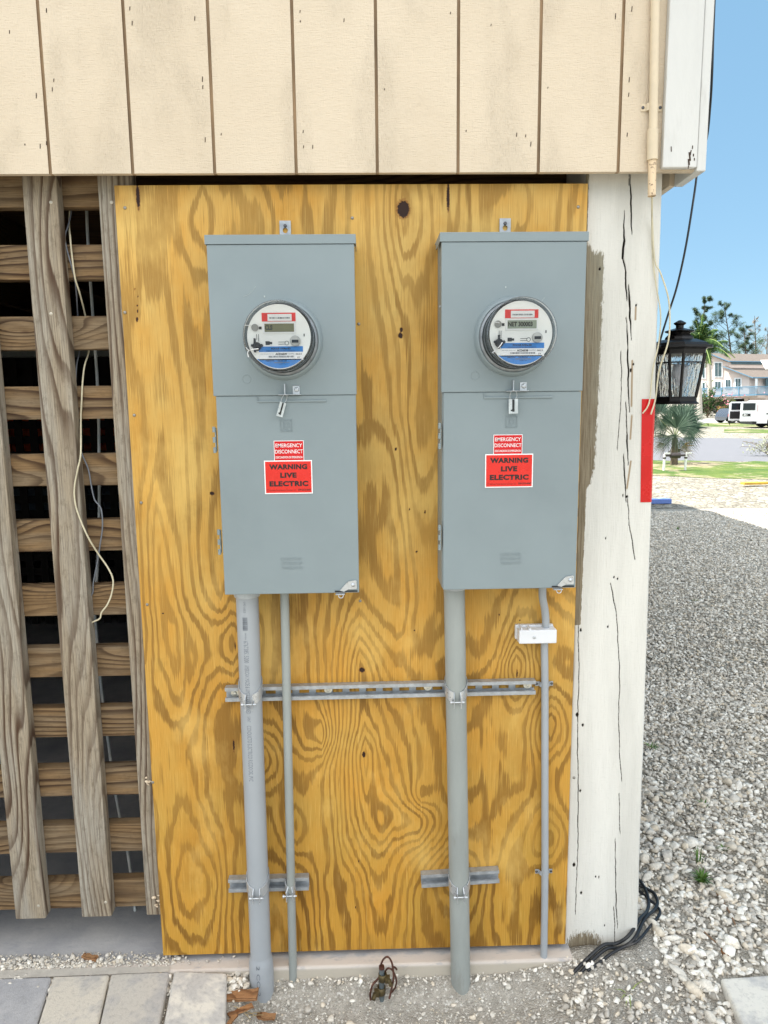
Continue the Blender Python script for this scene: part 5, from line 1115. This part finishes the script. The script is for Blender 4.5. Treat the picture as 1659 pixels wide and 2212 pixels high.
# ============================================================ BACKGROUND: yard things
blue_p = P(1425, 1085, Z=-.03); m = MB(); m.box((blue_p.x-1.2, blue_p.y-.06, -.05), (P(1443, 1083, Z=-.03).x, blue_p.y+.08, .03), .01); tag(m.build('blue_board', M('blue_board', (96, 124, 190), .6)), 'blue painted board lying at the edge of the house shadow', 'board')
p = P(1632, 1047, Z=-.03); m = MB(); m.obox((p.x, p.y, .0), (.28, .02, 0), (-.005, .07, 0), (0, 0, .022)); tag(m.build('plank', M('yellow_plank', (196, 158, 60), .7, 0, .2, 10)), 'yellow plank lying on the sunlit gravel', 'plank')
# backflow preventer of white pipes
bf = P(1455, 1016, Z=-.05); bt = thing('backflow_preventer', 'white pipe risers with a grey valve standing on the lawn', 'water valve', tuple(bf))
xa_, xb_2 = P(1434, 1016, Y=bf.y).x, P(1480, 1016, Y=bf.y).x; zt3 = P(1455, 982, Y=bf.y).z
for x_ in (xa_, xb_2):
    m = MB(); m.cyl((x_, bf.y, -.05), (x_, bf.y, zt3), .03, n=14); m.build('riser', M('white_pipe', (235, 235, 232), .5), bt)
    m = MB(); m.cyl((x_, bf.y, zt3-.10), (x_, bf.y, zt3-.06), .04, n=14); m.build('valve', M('valve_dark', (70, 64, 62), .5, .4), bt)
    m = MB(); m.box((x_-.02, bf.y-.06, zt3+.02), (x_+.12, bf.y-.03, zt3+.05)); m.build('handle', MATS['white_pipe'], bt)
m = MB(); m.cyl((xa_, bf.y, zt3-.02), (xb_2, bf.y, zt3-.02), .028, n=12); m.cyl((xa_+.15, bf.y, zt3-.02), (xb_2-.15, bf.y, zt3-.02), .07, n=12); m.build('valve_body', MATS['valve_dark'], bt)
# ---------- foliage helpers
def leaf_mat(name, a, b, tr=.25):
    s = NT(name); oi = s.n('NewGeometry'); c = s.mix(oi.outputs['Random Per Island'], s2l(a), s2l(b)); s.l(c, s.b.inputs['Base Color']); s.b.inputs['Roughness'].default_value = .75; s.b.inputs['Specular IOR Level'].default_value = .15
    t_ = s.n('BsdfTranslucent'); s.l(c, t_.inputs[0]); mx = s.n('MixShader'); mx.inputs[0].default_value = tr; s.l(s.b.outputs[0], mx.inputs[1]); s.l(t_.outputs[0], mx.inputs[2]); s.l(mx.outputs[0], s.o.inputs[0]); return s.m
silver = leaf_mat('silver_frond', (36, 58, 50), (104, 124, 106)); silver2 = leaf_mat('drying_frond', (120, 104, 66), (150, 132, 88))
def fan(m, base, d, side, R_, nseg, spread, cup=.1, droop=.1):
    d = Vector(d).normalized(); side = Vector(side); side = (side-d*side.dot(d)).normalized(); nrm = side.cross(d).normalized()
    for k in range(nseg):
        a = math.radians(-spread/2+spread*k/(nseg-1)); v = d*math.cos(a)+side*math.sin(a); pv = -d*math.sin(a)+side*math.cos(a); L = R_*random.uniform(.82, 1.06)*(1-.10*abs(a)/1.6); w_ = L*math.radians(spread)/nseg*.24
        mid = base+v*L*.5+nrm*R_*cup*.5; tip = base+v*L-Vector((0, 0, 1))*L*droop*random.uniform(.5, 1.6)+nrm*R_*cup*random.uniform(.3, 1)
        m.add([base+nrm*random.uniform(-.01, .01), mid+pv*w_+nrm*.008, mid-pv*w_-nrm*.008, tip], [(0, 1, 2), (1, 3, 2)])
random.seed(11); fpb = P(1456, 1003, Z=-.05); t = thing('fan_palm', 'silvery fan palm with spiky drooping fronds just below the lantern', 'palm', tuple(fpb))
YF = fpb.y; hub = P(1458, 945, Y=YF); m = MB(); m.tube([fpb, fpb.lerp(hub, .5), hub], lambda q_: .10-.03*q_, 10, 4); m.build('trunk', M('palm_trunk', (104, 92, 76), .9, 0, .3, 12), t)
ms = MB(); m1 = MB(); m2 = MB()
for (hx, hy, ang, rp, spd, dy, dead, tilt) in ((1476, 915, 35, 62, 190, -.25, 0, .2), (1464, 905, 75, 52, 150, .2, 0, .5), (1426, 893, 110, 50, 230, .1, 0, .1), (1420, 900, 215, 52, 170, -.2, 0, .3), (1485, 930, -15, 56, 150, .1, 0, .3),
        (1462, 938, -110, 52, 120, -.3, 0, .3), (1446, 942, -140, 50, 110, -.1, 0, .1), (1472, 945, -60, 50, 120, .2, 0, .3), (1398, 905, 180, 55, 200, .4, 0, .3), (1455, 900, 140, 48, 170, .6, 0, .6), (1478, 900, 55, 50, 150, .7, 0, .5),
        (1462, 926, 60, 52, 200, -.35, 0, .2), (1450, 915, 160, 46, 160, .0, 0, .2), (1440, 925, 200, 50, 150, .5, 0, .3), (1470, 968, -8, 52, 75, -.1, 1, .3), (1456, 966, -75, 30, 120, .1, 1, .3), (1440, 960, 210, 40, 90, .3, 1, .3)):
    h_ = P(hx, hy, Y=YF+dy); a_ = math.radians(ang); sc_ = 18.9/F; d_ = Vector((math.cos(a_), tilt*random.uniform(-1, 1), math.sin(a_))); sd_ = Vector((-math.sin(a_), random.uniform(-.5, .5), math.cos(a_)))
    ms.tube([hub, hub.lerp(h_, .5)+Vector((0, 0, .04)), h_], .011, 5, 3); fan(m2 if dead else m1, h_, d_, sd_, rp*sc_, int(spd/5.5), spd, random.uniform(-.15, .25), .10)
ms.build('frond_stalks', M('frond_stalk', (120, 128, 96), .7), t); m1.build('fronds', silver, t); m2.build('dead_fronds', silver2, t)
# bush at right edge beyond the lawn
def shrub(px, py, w_, h, label, mat, n=300, ls=.05, name='shrub', seed=3, twigs=20):
    random.seed(seed); b = P(px, py, Z=-.05); t = thing(name, label, 'shrub', tuple(b)); ms = MB(); ml = MB()
    for k in range(twigs):
        a = random.uniform(0, 6.28); e = random.uniform(.1, 1); q_ = b+Vector((math.cos(a)*w_*e, math.sin(a)*w_*e, h*random.uniform(.5, 1)*(1.1-e*.5))); ms.tube([b, b.lerp(q_, .5)+Vector((0, 0, h*.15)), q_], h*.012, 4, 3)
        for j in range(n//twigs):
            t_ = random.uniform(.35, 1); p_ = b.lerp(q_, t_)+Vector((random.gauss(0, w_*.12), random.gauss(0, w_*.12), random.gauss(0, h*.1))); u_ = Vector((random.gauss(0, 1), random.gauss(0, 1), random.gauss(0, 1))).normalized()*ls; v_ = u_.orthogonal().normalized()*ls*.4
            ml.add([p_-u_, p_+v_, p_+u_, p_-v_], [(0, 1, 2, 3)])
    ms.build('stems', M('stem_brown', (110, 98, 80), .9), t); ml.build('leaves', mat, t); return t
green1 = leaf_mat('bush_green', (60, 84, 34), (120, 132, 78)); green2 = leaf_mat('deep_green', (24, 48, 22), (58, 84, 38), .12); casu = leaf_mat('needle_green', (40, 58, 44), (84, 102, 74), .15); bare_t = leaf_mat('dry_needles', (110, 106, 100), (148, 142, 130), .1); pinkf = leaf_mat('pink_flowers', (220, 120, 150), (240, 170, 180))
shrub(1662, 985, .9, .75, 'pale straggly shrub at the right edge beyond the lawn', leaf_mat('pale_leaf', (120, 126, 100), (168, 170, 150)), 500, .05, seed=4)
shrub(1578, 905, 1.3, 2.0, 'bush with pink flowers in front of the pink house', green1, 500, .12, seed=8); 
random.seed(5); _b = P(1578, 905, Z=-.05)
m = MB()
for k in range(26):
    p_ = _b+Vector((random.gauss(0, 1.0), random.gauss(-.4, .4), random.uniform(1.1, 2.3))); u_ = Vector((random.gauss(0, 1), random.gauss(0, 1), random.gauss(0, 1))).normalized()*.10; v_ = u_.orthogonal().normalized()*.08; m.add([p_-u_, p_+v_, p_+u_, p_-v_], [(0, 1, 2, 3)])
m.build('blossoms', pinkf, [o for o in bpy.data.objects if o.name.startswith('shrub') and o.parent is None][-1])
shrub(1528, 902, 1.6, 3.4, 'dark green bush left of the carport beside the palm trunk', green2, 700, .16, seed=9)
# ---------- tall trees
def feather_tree(px, pybase, pytop, Yd_, label, mat, seed, lean=0, dens=1.0, name='casuarina_tree', wid=.32, nb=26, leaf=.28):
    random.seed(seed); b = P(px, pybase, Y=Yd_); b.z = -.06; top = P(px+lean, pytop, Y=Yd_); H = top.z; t = thing(name, label, 'tree', tuple(b))
    mt = MB(); ml = MB(); mid = b.lerp(top, .5)+Vector((random.uniform(-.6, .6), 0, 0)); mt.tube([b, mid, top], lambda q_: .22*(1-q_)+.03, 8, 8)
    for k in range(nb):
        f = .28+.70*k/nb; p0 = b.lerp(mid, f*2) if f < .5 else mid.lerp(top, f*2-1); a = k*2.4+random.uniform(-.5, .5); L = H*wid*(1.15-f)*random.uniform(.6, 1.25)
        q_ = p0+Vector((math.cos(a)*L, math.sin(a)*L*.6, L*random.uniform(.5, 1.1))); md = p0.lerp(q_, .5)+Vector((0, 0, -L*.10)); mt.tube([p0, md, q_], lambda u_: .06*(1-u_)*(1.2-f)+.015, 5, 4)
        for j in range(3):
            s0 = md.lerp(q_, random.random()); s1 = s0+Vector((random.gauss(0, L*.25), random.gauss(0, L*.2), abs(random.gauss(L*.2, L*.2)))); mt.tube([s0, s1], .015, 4, 1)
            for i in range(int(70*dens)):
                c = s0.lerp(s1, random.random()*1.1)+Vector((random.gauss(0, L*.09), random.gauss(0, L*.09), random.gauss(0, L*.09))); u_ = Vector((random.gauss(0, .5), random.gauss(0, .5), random.uniform(-.3, 1))).normalized()*leaf*random.uniform(.5, 1.2); v_ = u_.orthogonal().normalized()*leaf*.10
                ml.add([c-u_, c+v_, c+u_, c-v_], [(0, 1, 2, 3)])
    mt.build('trunk', M('bark_grey', (96, 86, 76), .9, 0, .2, 5), t); ml.build('crown', mat, t); return t
feather_tree(1512, 905, 640, 104, 'dense feathery tree rising highest behind the lantern', casu, 21, 12, 1.7, wid=.24, nb=22, leaf=.34)
feather_tree(1578, 905, 655, 108, 'sparse leaning feathery tree behind the roof ridge', casu, 22, -14, 1.0, wid=.30, nb=26, leaf=.30)
feather_tree(1602, 905, 702, 100, 'low feathery tree with thin limbs over the middle of the roof', casu, 23, 4, .9, wid=.28, nb=22, leaf=.28)
feather_tree(1628, 905, 682, 110, 'nearly bare grey tree behind the right end of the roof', bare_t, 24, 2, .35, wid=.25, nb=22, leaf=.22)
feather_tree(1655, 905, 706, 112, 'small bare tree at the right edge behind the roof', bare_t, 25, 4, .35, wid=.22, nb=18, leaf=.22)
feather_tree(1425, 905, 745, 100, 'small dark tree top showing between the post and lantern', casu, 26, 0, 1.2, wid=.25, nb=18, leaf=.3)
# ---------- feather palm
def palm(px, pyb, pyc, Yd_, label, seed=2, L=3.2, n=15):
    random.seed(seed); b = P(px, pyb, Y=Yd_); b.z = -.06; c = P(px-1, pyc, Y=Yd_); t = thing('feather_palm', label, 'palm', tuple(b))
    m = MB(); cs = c-Vector((0, 0, 1.5)); m.tube([b, b.lerp(cs, .5), cs], lambda q_: .24-.06*q_, 12, 5); m.build('trunk', M('pale_palm_trunk', (176, 170, 160), .8, 0, .12, 6), t)
    m = MB(); m.tube([cs, c], lambda q_: .17-.07*q_, 12, 1); m.build('crownshaft', M('crownshaft_green', (112, 140, 60), .5), t)
    ml = MB(); mr = MB()
    for k in range(n):
        a = k*2.4; e = math.radians(82-95*k/n+random.uniform(-6, 6)); d = Vector((math.cos(a)*math.cos(e), math.sin(a)*math.cos(e), math.sin(e))); pts = []; LL = L*random.uniform(.8, 1.05)
        for j in range(9):
            u_ = j/8; pts.append(c+d*LL*u_-Vector((0, 0, 1))*LL*.42*u_*u_*(.6+math.cos(e)))
        mr.tube(pts, .03, 5, 1)
        for j in range(1, 9):
            for h_ in range(4):
                u_ = (j-1+h_/4)/8; i0 = min(7, int(u_*8)); p_ = pts[i0].lerp(pts[i0+1], u_*8-i0); tg = (pts[i0+1]-pts[i0]).normalized(); sd_ = tg.cross(Vector((0, 0, 1))).normalized()
                for sg in (-1, 1):
                    ll = .75*math.sin(math.pi*min(.97, u_*.85+.15))**.6; v_ = (sd_*sg*.8+tg*.5-Vector((0, 0, .35+random.uniform(0, .4)))).normalized()*ll; ml.add([p_-tg*.05, p_+tg*.05, p_+v_], [(0, 1, 2)])
    mr.build('frond_ribs', M('rib_green', (120, 140, 70), .6), t); ml.build('fronds', green2, t); return t
palm(1512, 905, 738, 62, 'tall pale trunked palm with green crown between lantern and house', 2, 3.1, 17)
palm(1535, 905, 752, 70, 'shorter green palm crown above the left end of the roof', 6, 2.6, 13)
# ---------- pink house across the road
def HC(x, y): return ((2700+x*.2487)/1.8227, (1350+y*.2487)/1.8227)
rot = math.radians(34); hn = Vector((-math.sin(rot), -math.cos(rot), 0)); hp0 = P(*HC(1005, 1175), Y=84); hp0.z = 0
hu = Vector((math.cos(rot), -math.sin(rot), 0))       # along the gable end, to the right and nearer
def HW(x, y, off=0.0): return PP(*HC(x, y), hp0+hn*off, hn)
ln = Vector((math.cos(rot), -math.sin(rot), 0)); back = -hn
ls_n = Vector((math.cos(math.radians(48)), -math.sin(math.radians(48)), 0))
h2 = thing('stilt_house', 'two storey pink house with blue balcony across the road', 'house', tuple(hp0))
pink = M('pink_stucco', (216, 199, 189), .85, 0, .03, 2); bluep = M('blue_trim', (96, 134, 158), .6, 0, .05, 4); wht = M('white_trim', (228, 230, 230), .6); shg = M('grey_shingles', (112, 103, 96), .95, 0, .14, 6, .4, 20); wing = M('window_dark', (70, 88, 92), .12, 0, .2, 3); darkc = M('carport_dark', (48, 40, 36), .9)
bd = Vector((math.sin(rot)*1, math.cos(rot), 0)); Lb = 17.0
# long side direction recedes right: make the volume along a direction to the right-back
ld = Vector((math.cos(math.radians(20)), math.sin(math.radians(20)), 0))
def face(pts, off=0): return [HW(x, y, off) for x, y in pts]
def vol(poly, d, name, mat, off=0, par=None):
    a = face(poly, off); n = len(a); m = MB(); vs = a+[p_+d for p_ in a]
    m.add(vs, [tuple(range(n)), tuple(range(2*n-1, n-1, -1))]+[(k, k+n, (k+1) % n+n, (k+1) % n) for k in range(n)]); return m.build(name, mat, par or h2)
D1 = ld*20
vol([(85, 880), (85, 275), (370, 180), (650, 300), (715, 310), (715, 880)], D1, 'wall', pink)
vol([(715, 880), (715, 420), (1005, 530), (1005, 880)], ld*2.6, 'wall', pink, .02)
# roofs: slabs with overhang
def roof(poly, d, nm, over=.35):
    a = face(poly, over); m = MB(); d2 = d+bd*.4; n = len(a); vs = a+[p_+d2 for p_ in a]
    m.add(vs, [tuple(range(n)), tuple(range(2*n-1, n-1, -1))]+[(k, k+n, (k+1) % n+n, (k+1) % n) for k in range(n)]); return m.build(nm, shg, h2)
roof([(370, 162), (690, 288), (690, 300), (370, 174), (60, 280), (60, 268)], D1*.98, 'roof')
roof([(590, 365), (1060, 545), (1060, 557), (590, 377)], ld*24, 'roof', .45)
def trimbar(a, b, wpx, mat, nm, off, d=None):
    (x0, y0), (x1, y1) = a, b; return vol([(x0, y0), (x1, y1), (x1, y1+wpx), (x0, y0+wpx)], d or bd*.12, nm, mat, off)
trimbar((370, 163), (692, 289), 16, bluep, 'fascia', .5); trimbar((60, 270), (370, 163), 16, wht, 'fascia', .5); trimbar((590, 366), (1062, 546), 16, bluep, 'fascia', .6)
def alongbar(x, y, L, h_, mat, nm, off=.5, t_=.15):
    a = HW(x, y, off); b = HW(x, y+h_, off); m = MB(); vs = [a, b, b+ld*L, a+ld*L]; vs += [p_+bd*t_ for p_ in vs]; m.add(vs, [(0, 1, 2, 3), (7, 6, 5, 4), (0, 4, 5, 1), (1, 5, 6, 2), (2, 6, 7, 3), (3, 7, 4, 0)]); return m.build(nm, mat, h2)
alongbar(692, 284, 18, 16, bluep, 'fascia'); alongbar(1062, 540, 16, 18, bluep, 'fascia', .6); alongbar(720, 305, 16, 34, wing, 'clerestory_window', .12)
def win(x0, x1, y0, y1, nm='window', mull=1):
    w_ = vol([(x0-20, y0-18), (x1+20, y0-18), (x1+20, y1+18), (x0-20, y1+18)], bd*.1, nm, wht, .10); 
    k = (x1-x0-10*mull)/(mull+1)
    for i in range(mull+1): vol([(x0+i*(k+10), y0), (x0+i*(k+10)+k, y0), (x0+i*(k+10)+k, y1), (x0+i*(k+10), y1)], bd*.06, 'pane', wing, .14, w_)
win(462, 562, 318, 528); win(265, 296, 345, 550, mull=0); win(465, 548, 612, 705); win(632, 704, 585, 692); win(790, 864, 570, 688); win(265, 296, 632, 720, mull=0)
# recessed porch with sliding doors on the long side
a = HW(1005, 530, -.6); 
def lbox(x, y0_, y1_, u0_, u1_, mat, nm, off=0, t_=.1):
    a = HW(x, y0_, off)+ld*u0_; b = HW(x, y1_, off)+ld*u0_; m = MB(); vs = [a, b, b+ld*(u1_-u0_), a+ld*(u1_-u0_)]; vs += [p_+bd*t_ for p_ in vs]; m.add(vs, [(0, 1, 2, 3), (7, 6, 5, 4), (0, 4, 5, 1), (1, 5, 6, 2), (2, 6, 7, 3), (3, 7, 4, 0)]); return m.build(nm, mat, h2)
lbox(1010, 540, 880, 0, 14, pink, 'porch_wall', -1.6); lbox(1090, 540, 720, .1, .45, wht, 'porch_column', .2, .3); lbox(1150, 562, 700, 0, 6, wht, 'sliding_door', -1.5); lbox(1170, 572, 690, 0, 1.5, wing, 'door_pane', -1.38, .05); lbox(1265, 572, 690, 0, 1.5, wing, 'door_pane', -1.38, .05)
# balcony: deck, rails, balusters
bo = 1.6
vol([(0, 845), (1120, 808), (1120, 832), (0, 872)], bd*1.5, 'balcony_deck', bluep, bo); vol([(0, 726), (1120, 684), (1120, 696), (0, 738)], bd*.08, 'balcony_rail', bluep, bo)
lbox(1120, 684, 696, 0, 9, bluep, 'balcony_rail', bo, .08); lbox(1120, 806, 830, 0, 9, bluep, 'balcony_deck', bo, 1.5)
m = MB(); 
for k in range(96):
    x = 20+k*11.4; f = x/1120; a = HW(x, 730-42*f, bo-.02); b = HW(x, 850-40*f, bo-.02); m.tube([a, b], .024 if k % 24 else .09, 4, 1)
for k in range(46): a = HW(1120, 690, bo-.02)+ld*k*.2; b = HW(1120, 812, bo-.02)+ld*k*.2; m.tube([a, b], .035, 4, 1)
bl_ = m.build('balusters', bluep, h2); bl_['kind'] = 'stuff'
# under-storey: beams, pillars and dark carport
vol([(60, 872), (1130, 838), (1130, 868), (60, 905)], bd*.4, 'ground_beam', pink, .2)
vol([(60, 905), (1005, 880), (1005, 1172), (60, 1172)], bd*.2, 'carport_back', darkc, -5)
for x0, x1 in ((357, 412), (655, 712), (925, 990), (130, 180)): vol([(x0, 880), (x1, 880), (x1, 1170), (x0, 1170)], bd*.4, 'pillar', pink, .1)
vol([(440, 905), (480, 905), (480, 1172), (440, 1172)], bd*.3, 'pillar', M('grey_pillar', (150, 140, 134), .8), -1.0); vol([(512, 905), (650, 903), (650, 1170), (512, 1170)], bd*.15, 'carport_door', M('brown_panel', (104, 88, 80), .8), -2.0)
lbox(1010, 850, 1150, 0, 14, pink, 'garage_wall', -.3)
# crate by the carport
p = P(*HC(592, 1168), Y=80); p.z = -.05; m = MB(); m.box((p.x-.55, p.y-.4, -.05), (p.x+.55, p.y+.4, .75), .02); m.box((p.x-.62, p.y-.45, .75), (p.x+.62, p.y+.45, .82)); 
cr = thing('wooden_crate', 'small orange brown wooden crate in front of the carport', 'crate', tuple(p)); m.build('crate_box', M('crate_wood', (190, 128, 84), .8, 0, .1, 3), cr)
m = MB(); [m.box((p.x-.55, p.y-.43, z_), (p.x+.55, p.y-.405, z_+.06)) for z_ in (.02, .3, .6)]; m.build('crate_slats', M('crate_dark', (120, 78, 50), .8), cr)
# ---------- white van seen from behind with its rear doors open
vp = P(*HC(1112, 1350), Z=-.05); van = thing('white_van', 'white cargo van with both rear doors swung open', 'van', tuple(vp))
VY = vp.y; vs_ = VY+1.956; pxm = F/vs_; k1 = .2487/1.8227/pxm
def VX(x): return vp.x+(x-1112)*k1
def VZ(y): return -.05+(1350-y)*k1
vw = M('van_white', (226, 228, 232), .3, 0, .02, 3); blk = M('van_black', (22, 22, 24), .5); vgl = M('van_glass', (30, 38, 42), .08)
side_d = Vector((math.cos(math.radians(-9)), math.sin(math.radians(-9)), 0)); rear_d = Vector((-math.sin(math.radians(-9)), math.cos(math.radians(-9)), 0))
def V3(u, v, z): return Vector((VX(1115), VY, 0))+side_d*u+rear_d*v+Vector((0, 0, z))
m = MB(); zt4 = VZ(912); zb4 = VZ(1275); pr = [(0, zb4), (0, zt4-.35), (.06, zt4-.1), (.22, zt4), (4.9, zt4), (5.6, zt4-.75), (6.6, zt4-.95), (6.7, zb4)]
vs2 = [V3(u, 0, z) for u, z in pr]+[V3(u, 2.0, z) for u, z in pr]; n = len(pr); m.add(vs2, [tuple(range(n)), tuple(range(2*n-1, n-1, -1))]+[(k, k+n, (k+1) % n+n, (k+1) % n) for k in range(n)]); m.build('body', vw, van)
def vpanel(nm, u0, u1, z0, z1, v, mat, th=.02, par=None):
    m = MB(); a = V3(u0, v, z0); m.add([V3(u, vv, z) for u in (u0, u1) for vv in (v-th, v) for z in (z0, z1)], [(0, 1, 3, 2), (4, 6, 7, 5), (0, 4, 5, 1), (2, 3, 7, 6), (0, 2, 6, 4), (1, 5, 7, 3)]); return m.build(nm, mat, par or van)
vpanel('side_window', .75, 2.2, VZ(1062), VZ(948), -.001, vgl); vpanel('side_window', 2.6, 4.2, VZ(1062), VZ(948), -.001, vgl); vpanel('side_handle', .52, .70, VZ(1130), VZ(1116), -.001, blk, .03)
m = MB(); a = [V3(-.005, .1, VZ(1240)), V3(-.005, 1.9, VZ(1240)), V3(-.005, 1.9, VZ(935)), V3(-.005, .1, VZ(935))]; m.add(a+[p_-side_d*.01 for p_ in a], [(0, 1, 2, 3), (7, 6, 5, 4), (0, 4, 5, 1), (1, 5, 6, 2), (2, 6, 7, 3), (3, 7, 4, 0)]); m.build('cargo_opening', blk, van)
for v_ in (.03, 1.97): m = MB(); m.obox(V3(-.02, v_, VZ(1030)), side_d*.02, rear_d*.07, (0, 0, .2)); m.build('tail_light', M('tail_red', (190, 30, 30), .3), van)
m = MB(); m.obox(V3(-.12, 1.0, VZ(1270)), side_d*.12, rear_d*1.0, (0, 0, .09)); m.build('bumper', blk, van)
for u, v_ in ((.95, .12), (5.2, .12), (.95, 1.88), (5.2, 1.88)):
    c = V3(u, v_, VZ(1350)+.36); m = MB(); m.cyl(c-rear_d*.13, c+rear_d*.13, .36, n=24); wl = m.build('wheel', blk, van); m = MB(); sg = -1 if v_ < 1 else 1; m.cyl(c+rear_d*.135*sg, c+rear_d*.15*sg, .2, n=20); m.build('rim', M('rim_grey', (170, 170, 172), .4, .5), wl)
def door(hinge, ang, inner, lab):
    d = Vector((math.cos(ang), math.sin(ang), 0)); nn = Vector((-d.y, d.x, 0)); z0, z1 = VZ(1240), VZ(930); W_ = .92
    if nn.y > 0: nn = -nn
    m = MB(); pr = [(0, z0), (0, z1-.06), (.06, z1), (W_-.12, z1-.0), (W_, z1-.12), (W_, z0)]; vs = [hinge+d*u+Vector((0, 0, z)) for u, z in pr]; n = len(pr); vs += [q_+nn*.06 for q_ in vs]
    m.add(vs, [tuple(range(n)), tuple(range(2*n-1, n-1, -1))]+[(k, k+n, (k+1) % n+n, (k+1) % n) for k in range(n)]); o = m.build('rear_door', vw, van); o['label'] = lab
    def pan(nm, u0, u1, za, zb, mat): mm = MB(); c = hinge+d*(u0+u1)/2+nn*.065+Vector((0, 0, (za+zb)/2)); mm.obox(c, d*(u1-u0)/2, nn*.008, (0, 0, (zb-za)/2)); return mm.build(nm, mat, o)
    pan('door_window', .12, W_-.12, VZ(1065), VZ(955), vgl)
    if inner: pan('inner_panel', .05, W_-.05, VZ(1212), VZ(1090), blk)
    else: pan('plate_recess', .36, .80, VZ(1160), VZ(1120), blk); pan('licence_plate', .42, .74, VZ(1155), VZ(1126), wht)
door(V3(-.02, .0, 0), math.radians(180-12), False, 'rear door showing its white outer side with the plate recess'); door(V3(-.02, 2.0, 0)-Vector((.0, 0, 0)), math.radians(180-12), True, 'rear door showing its black lined inner side')
# ---------- silver SUV behind the van doors
sp = P(*HC(735, 1210), Y=VY+9); sp.z = -.05; suv = thing('silver_suv', 'silver car parked by the carport, partly hidden by the van doors', 'car', tuple(sp)); kk_ = .2487/1.8227/(F/(sp.y+1.956))
sv = M('silver_paint', (92, 98, 108), .3, .5); 
def SXZ(x, y): return sp.x+(x-735)*kk_, -.05+(1210-y)*kk_
m = MB(); prof = [SXZ(*q_) for q_ in ((655, 1165), (652, 1110), (668, 1060), (700, 1010), (735, 985), (800, 978), (960, 985), (1030, 1050), (1120, 1070), (1130, 1165))]; n = len(prof); m.prism(prof, sp.y, sp.y+1.85); m.build('body', sv, suv)
m = MB(); pr = [SXZ(*q_) for q_ in ((680, 1055), (705, 1018), (740, 1000), (790, 998), (790, 1055))]; m.prism(pr, sp.y-.01, sp.y-.002); m.build('side_window', vgl, suv)
m = MB(); x, z = SXZ(668, 1085); m.box((x-.02, sp.y-.02, z-.12), (x+.25, sp.y-.002, z+.1)); m.build('tail_light', MATS['tail_red'], suv)
m = MB(); x, z = SXZ(650, 1180); m.box((x-.08, sp.y-.04, z), (x+3, sp.y-.003, z+.22)); m.build('bumper', blk, suv)
for q_ in (735, 1060):
    x, z = SXZ(q_, 1210)
    for yy in (sp.y+.05, sp.y+1.7): m = MB(); m.cyl((x, yy-.08, z+.34), (x, yy+.12, z+.34), .34, n=20); wl = m.build('wheel', blk, suv); m = MB(); m.cyl((x, yy-.085, z+.34), (x, yy-.095, z+.34), .2, n=16); m.build('rim', MATS['rim_grey'], wl)
# pale hanging awning corner at the right edge
p = P(*HC(1265, 400), Y=70); m = MB(); m.add([p, p+Vector((3, .5, .3)), p+Vector((3.2, 2, .9)), p+Vector((.5, 2, .9)), p-Vector((0, 0, .15)), p+Vector((3, .5, .15))], [(0, 1, 2, 3), (0, 4, 5, 1), (0, 3, 4), (1, 5, 2), (4, 3, 2, 5)])
aw = thing('patio_umbrella', 'pale patio umbrella edge showing at the right side before the house', 'umbrella', (p.x+2, p.y+1, -.05)); m.build('canopy', M('pale_canvas', (225, 222, 215), .8), aw)
m = MB(); m.cyl((p.x+2, p.y+1, -.05), (p.x+2, p.y+1, p.z+.4), .05, n=10); m.build('pole', wht, aw)
S.render.engine = 'CYCLES'
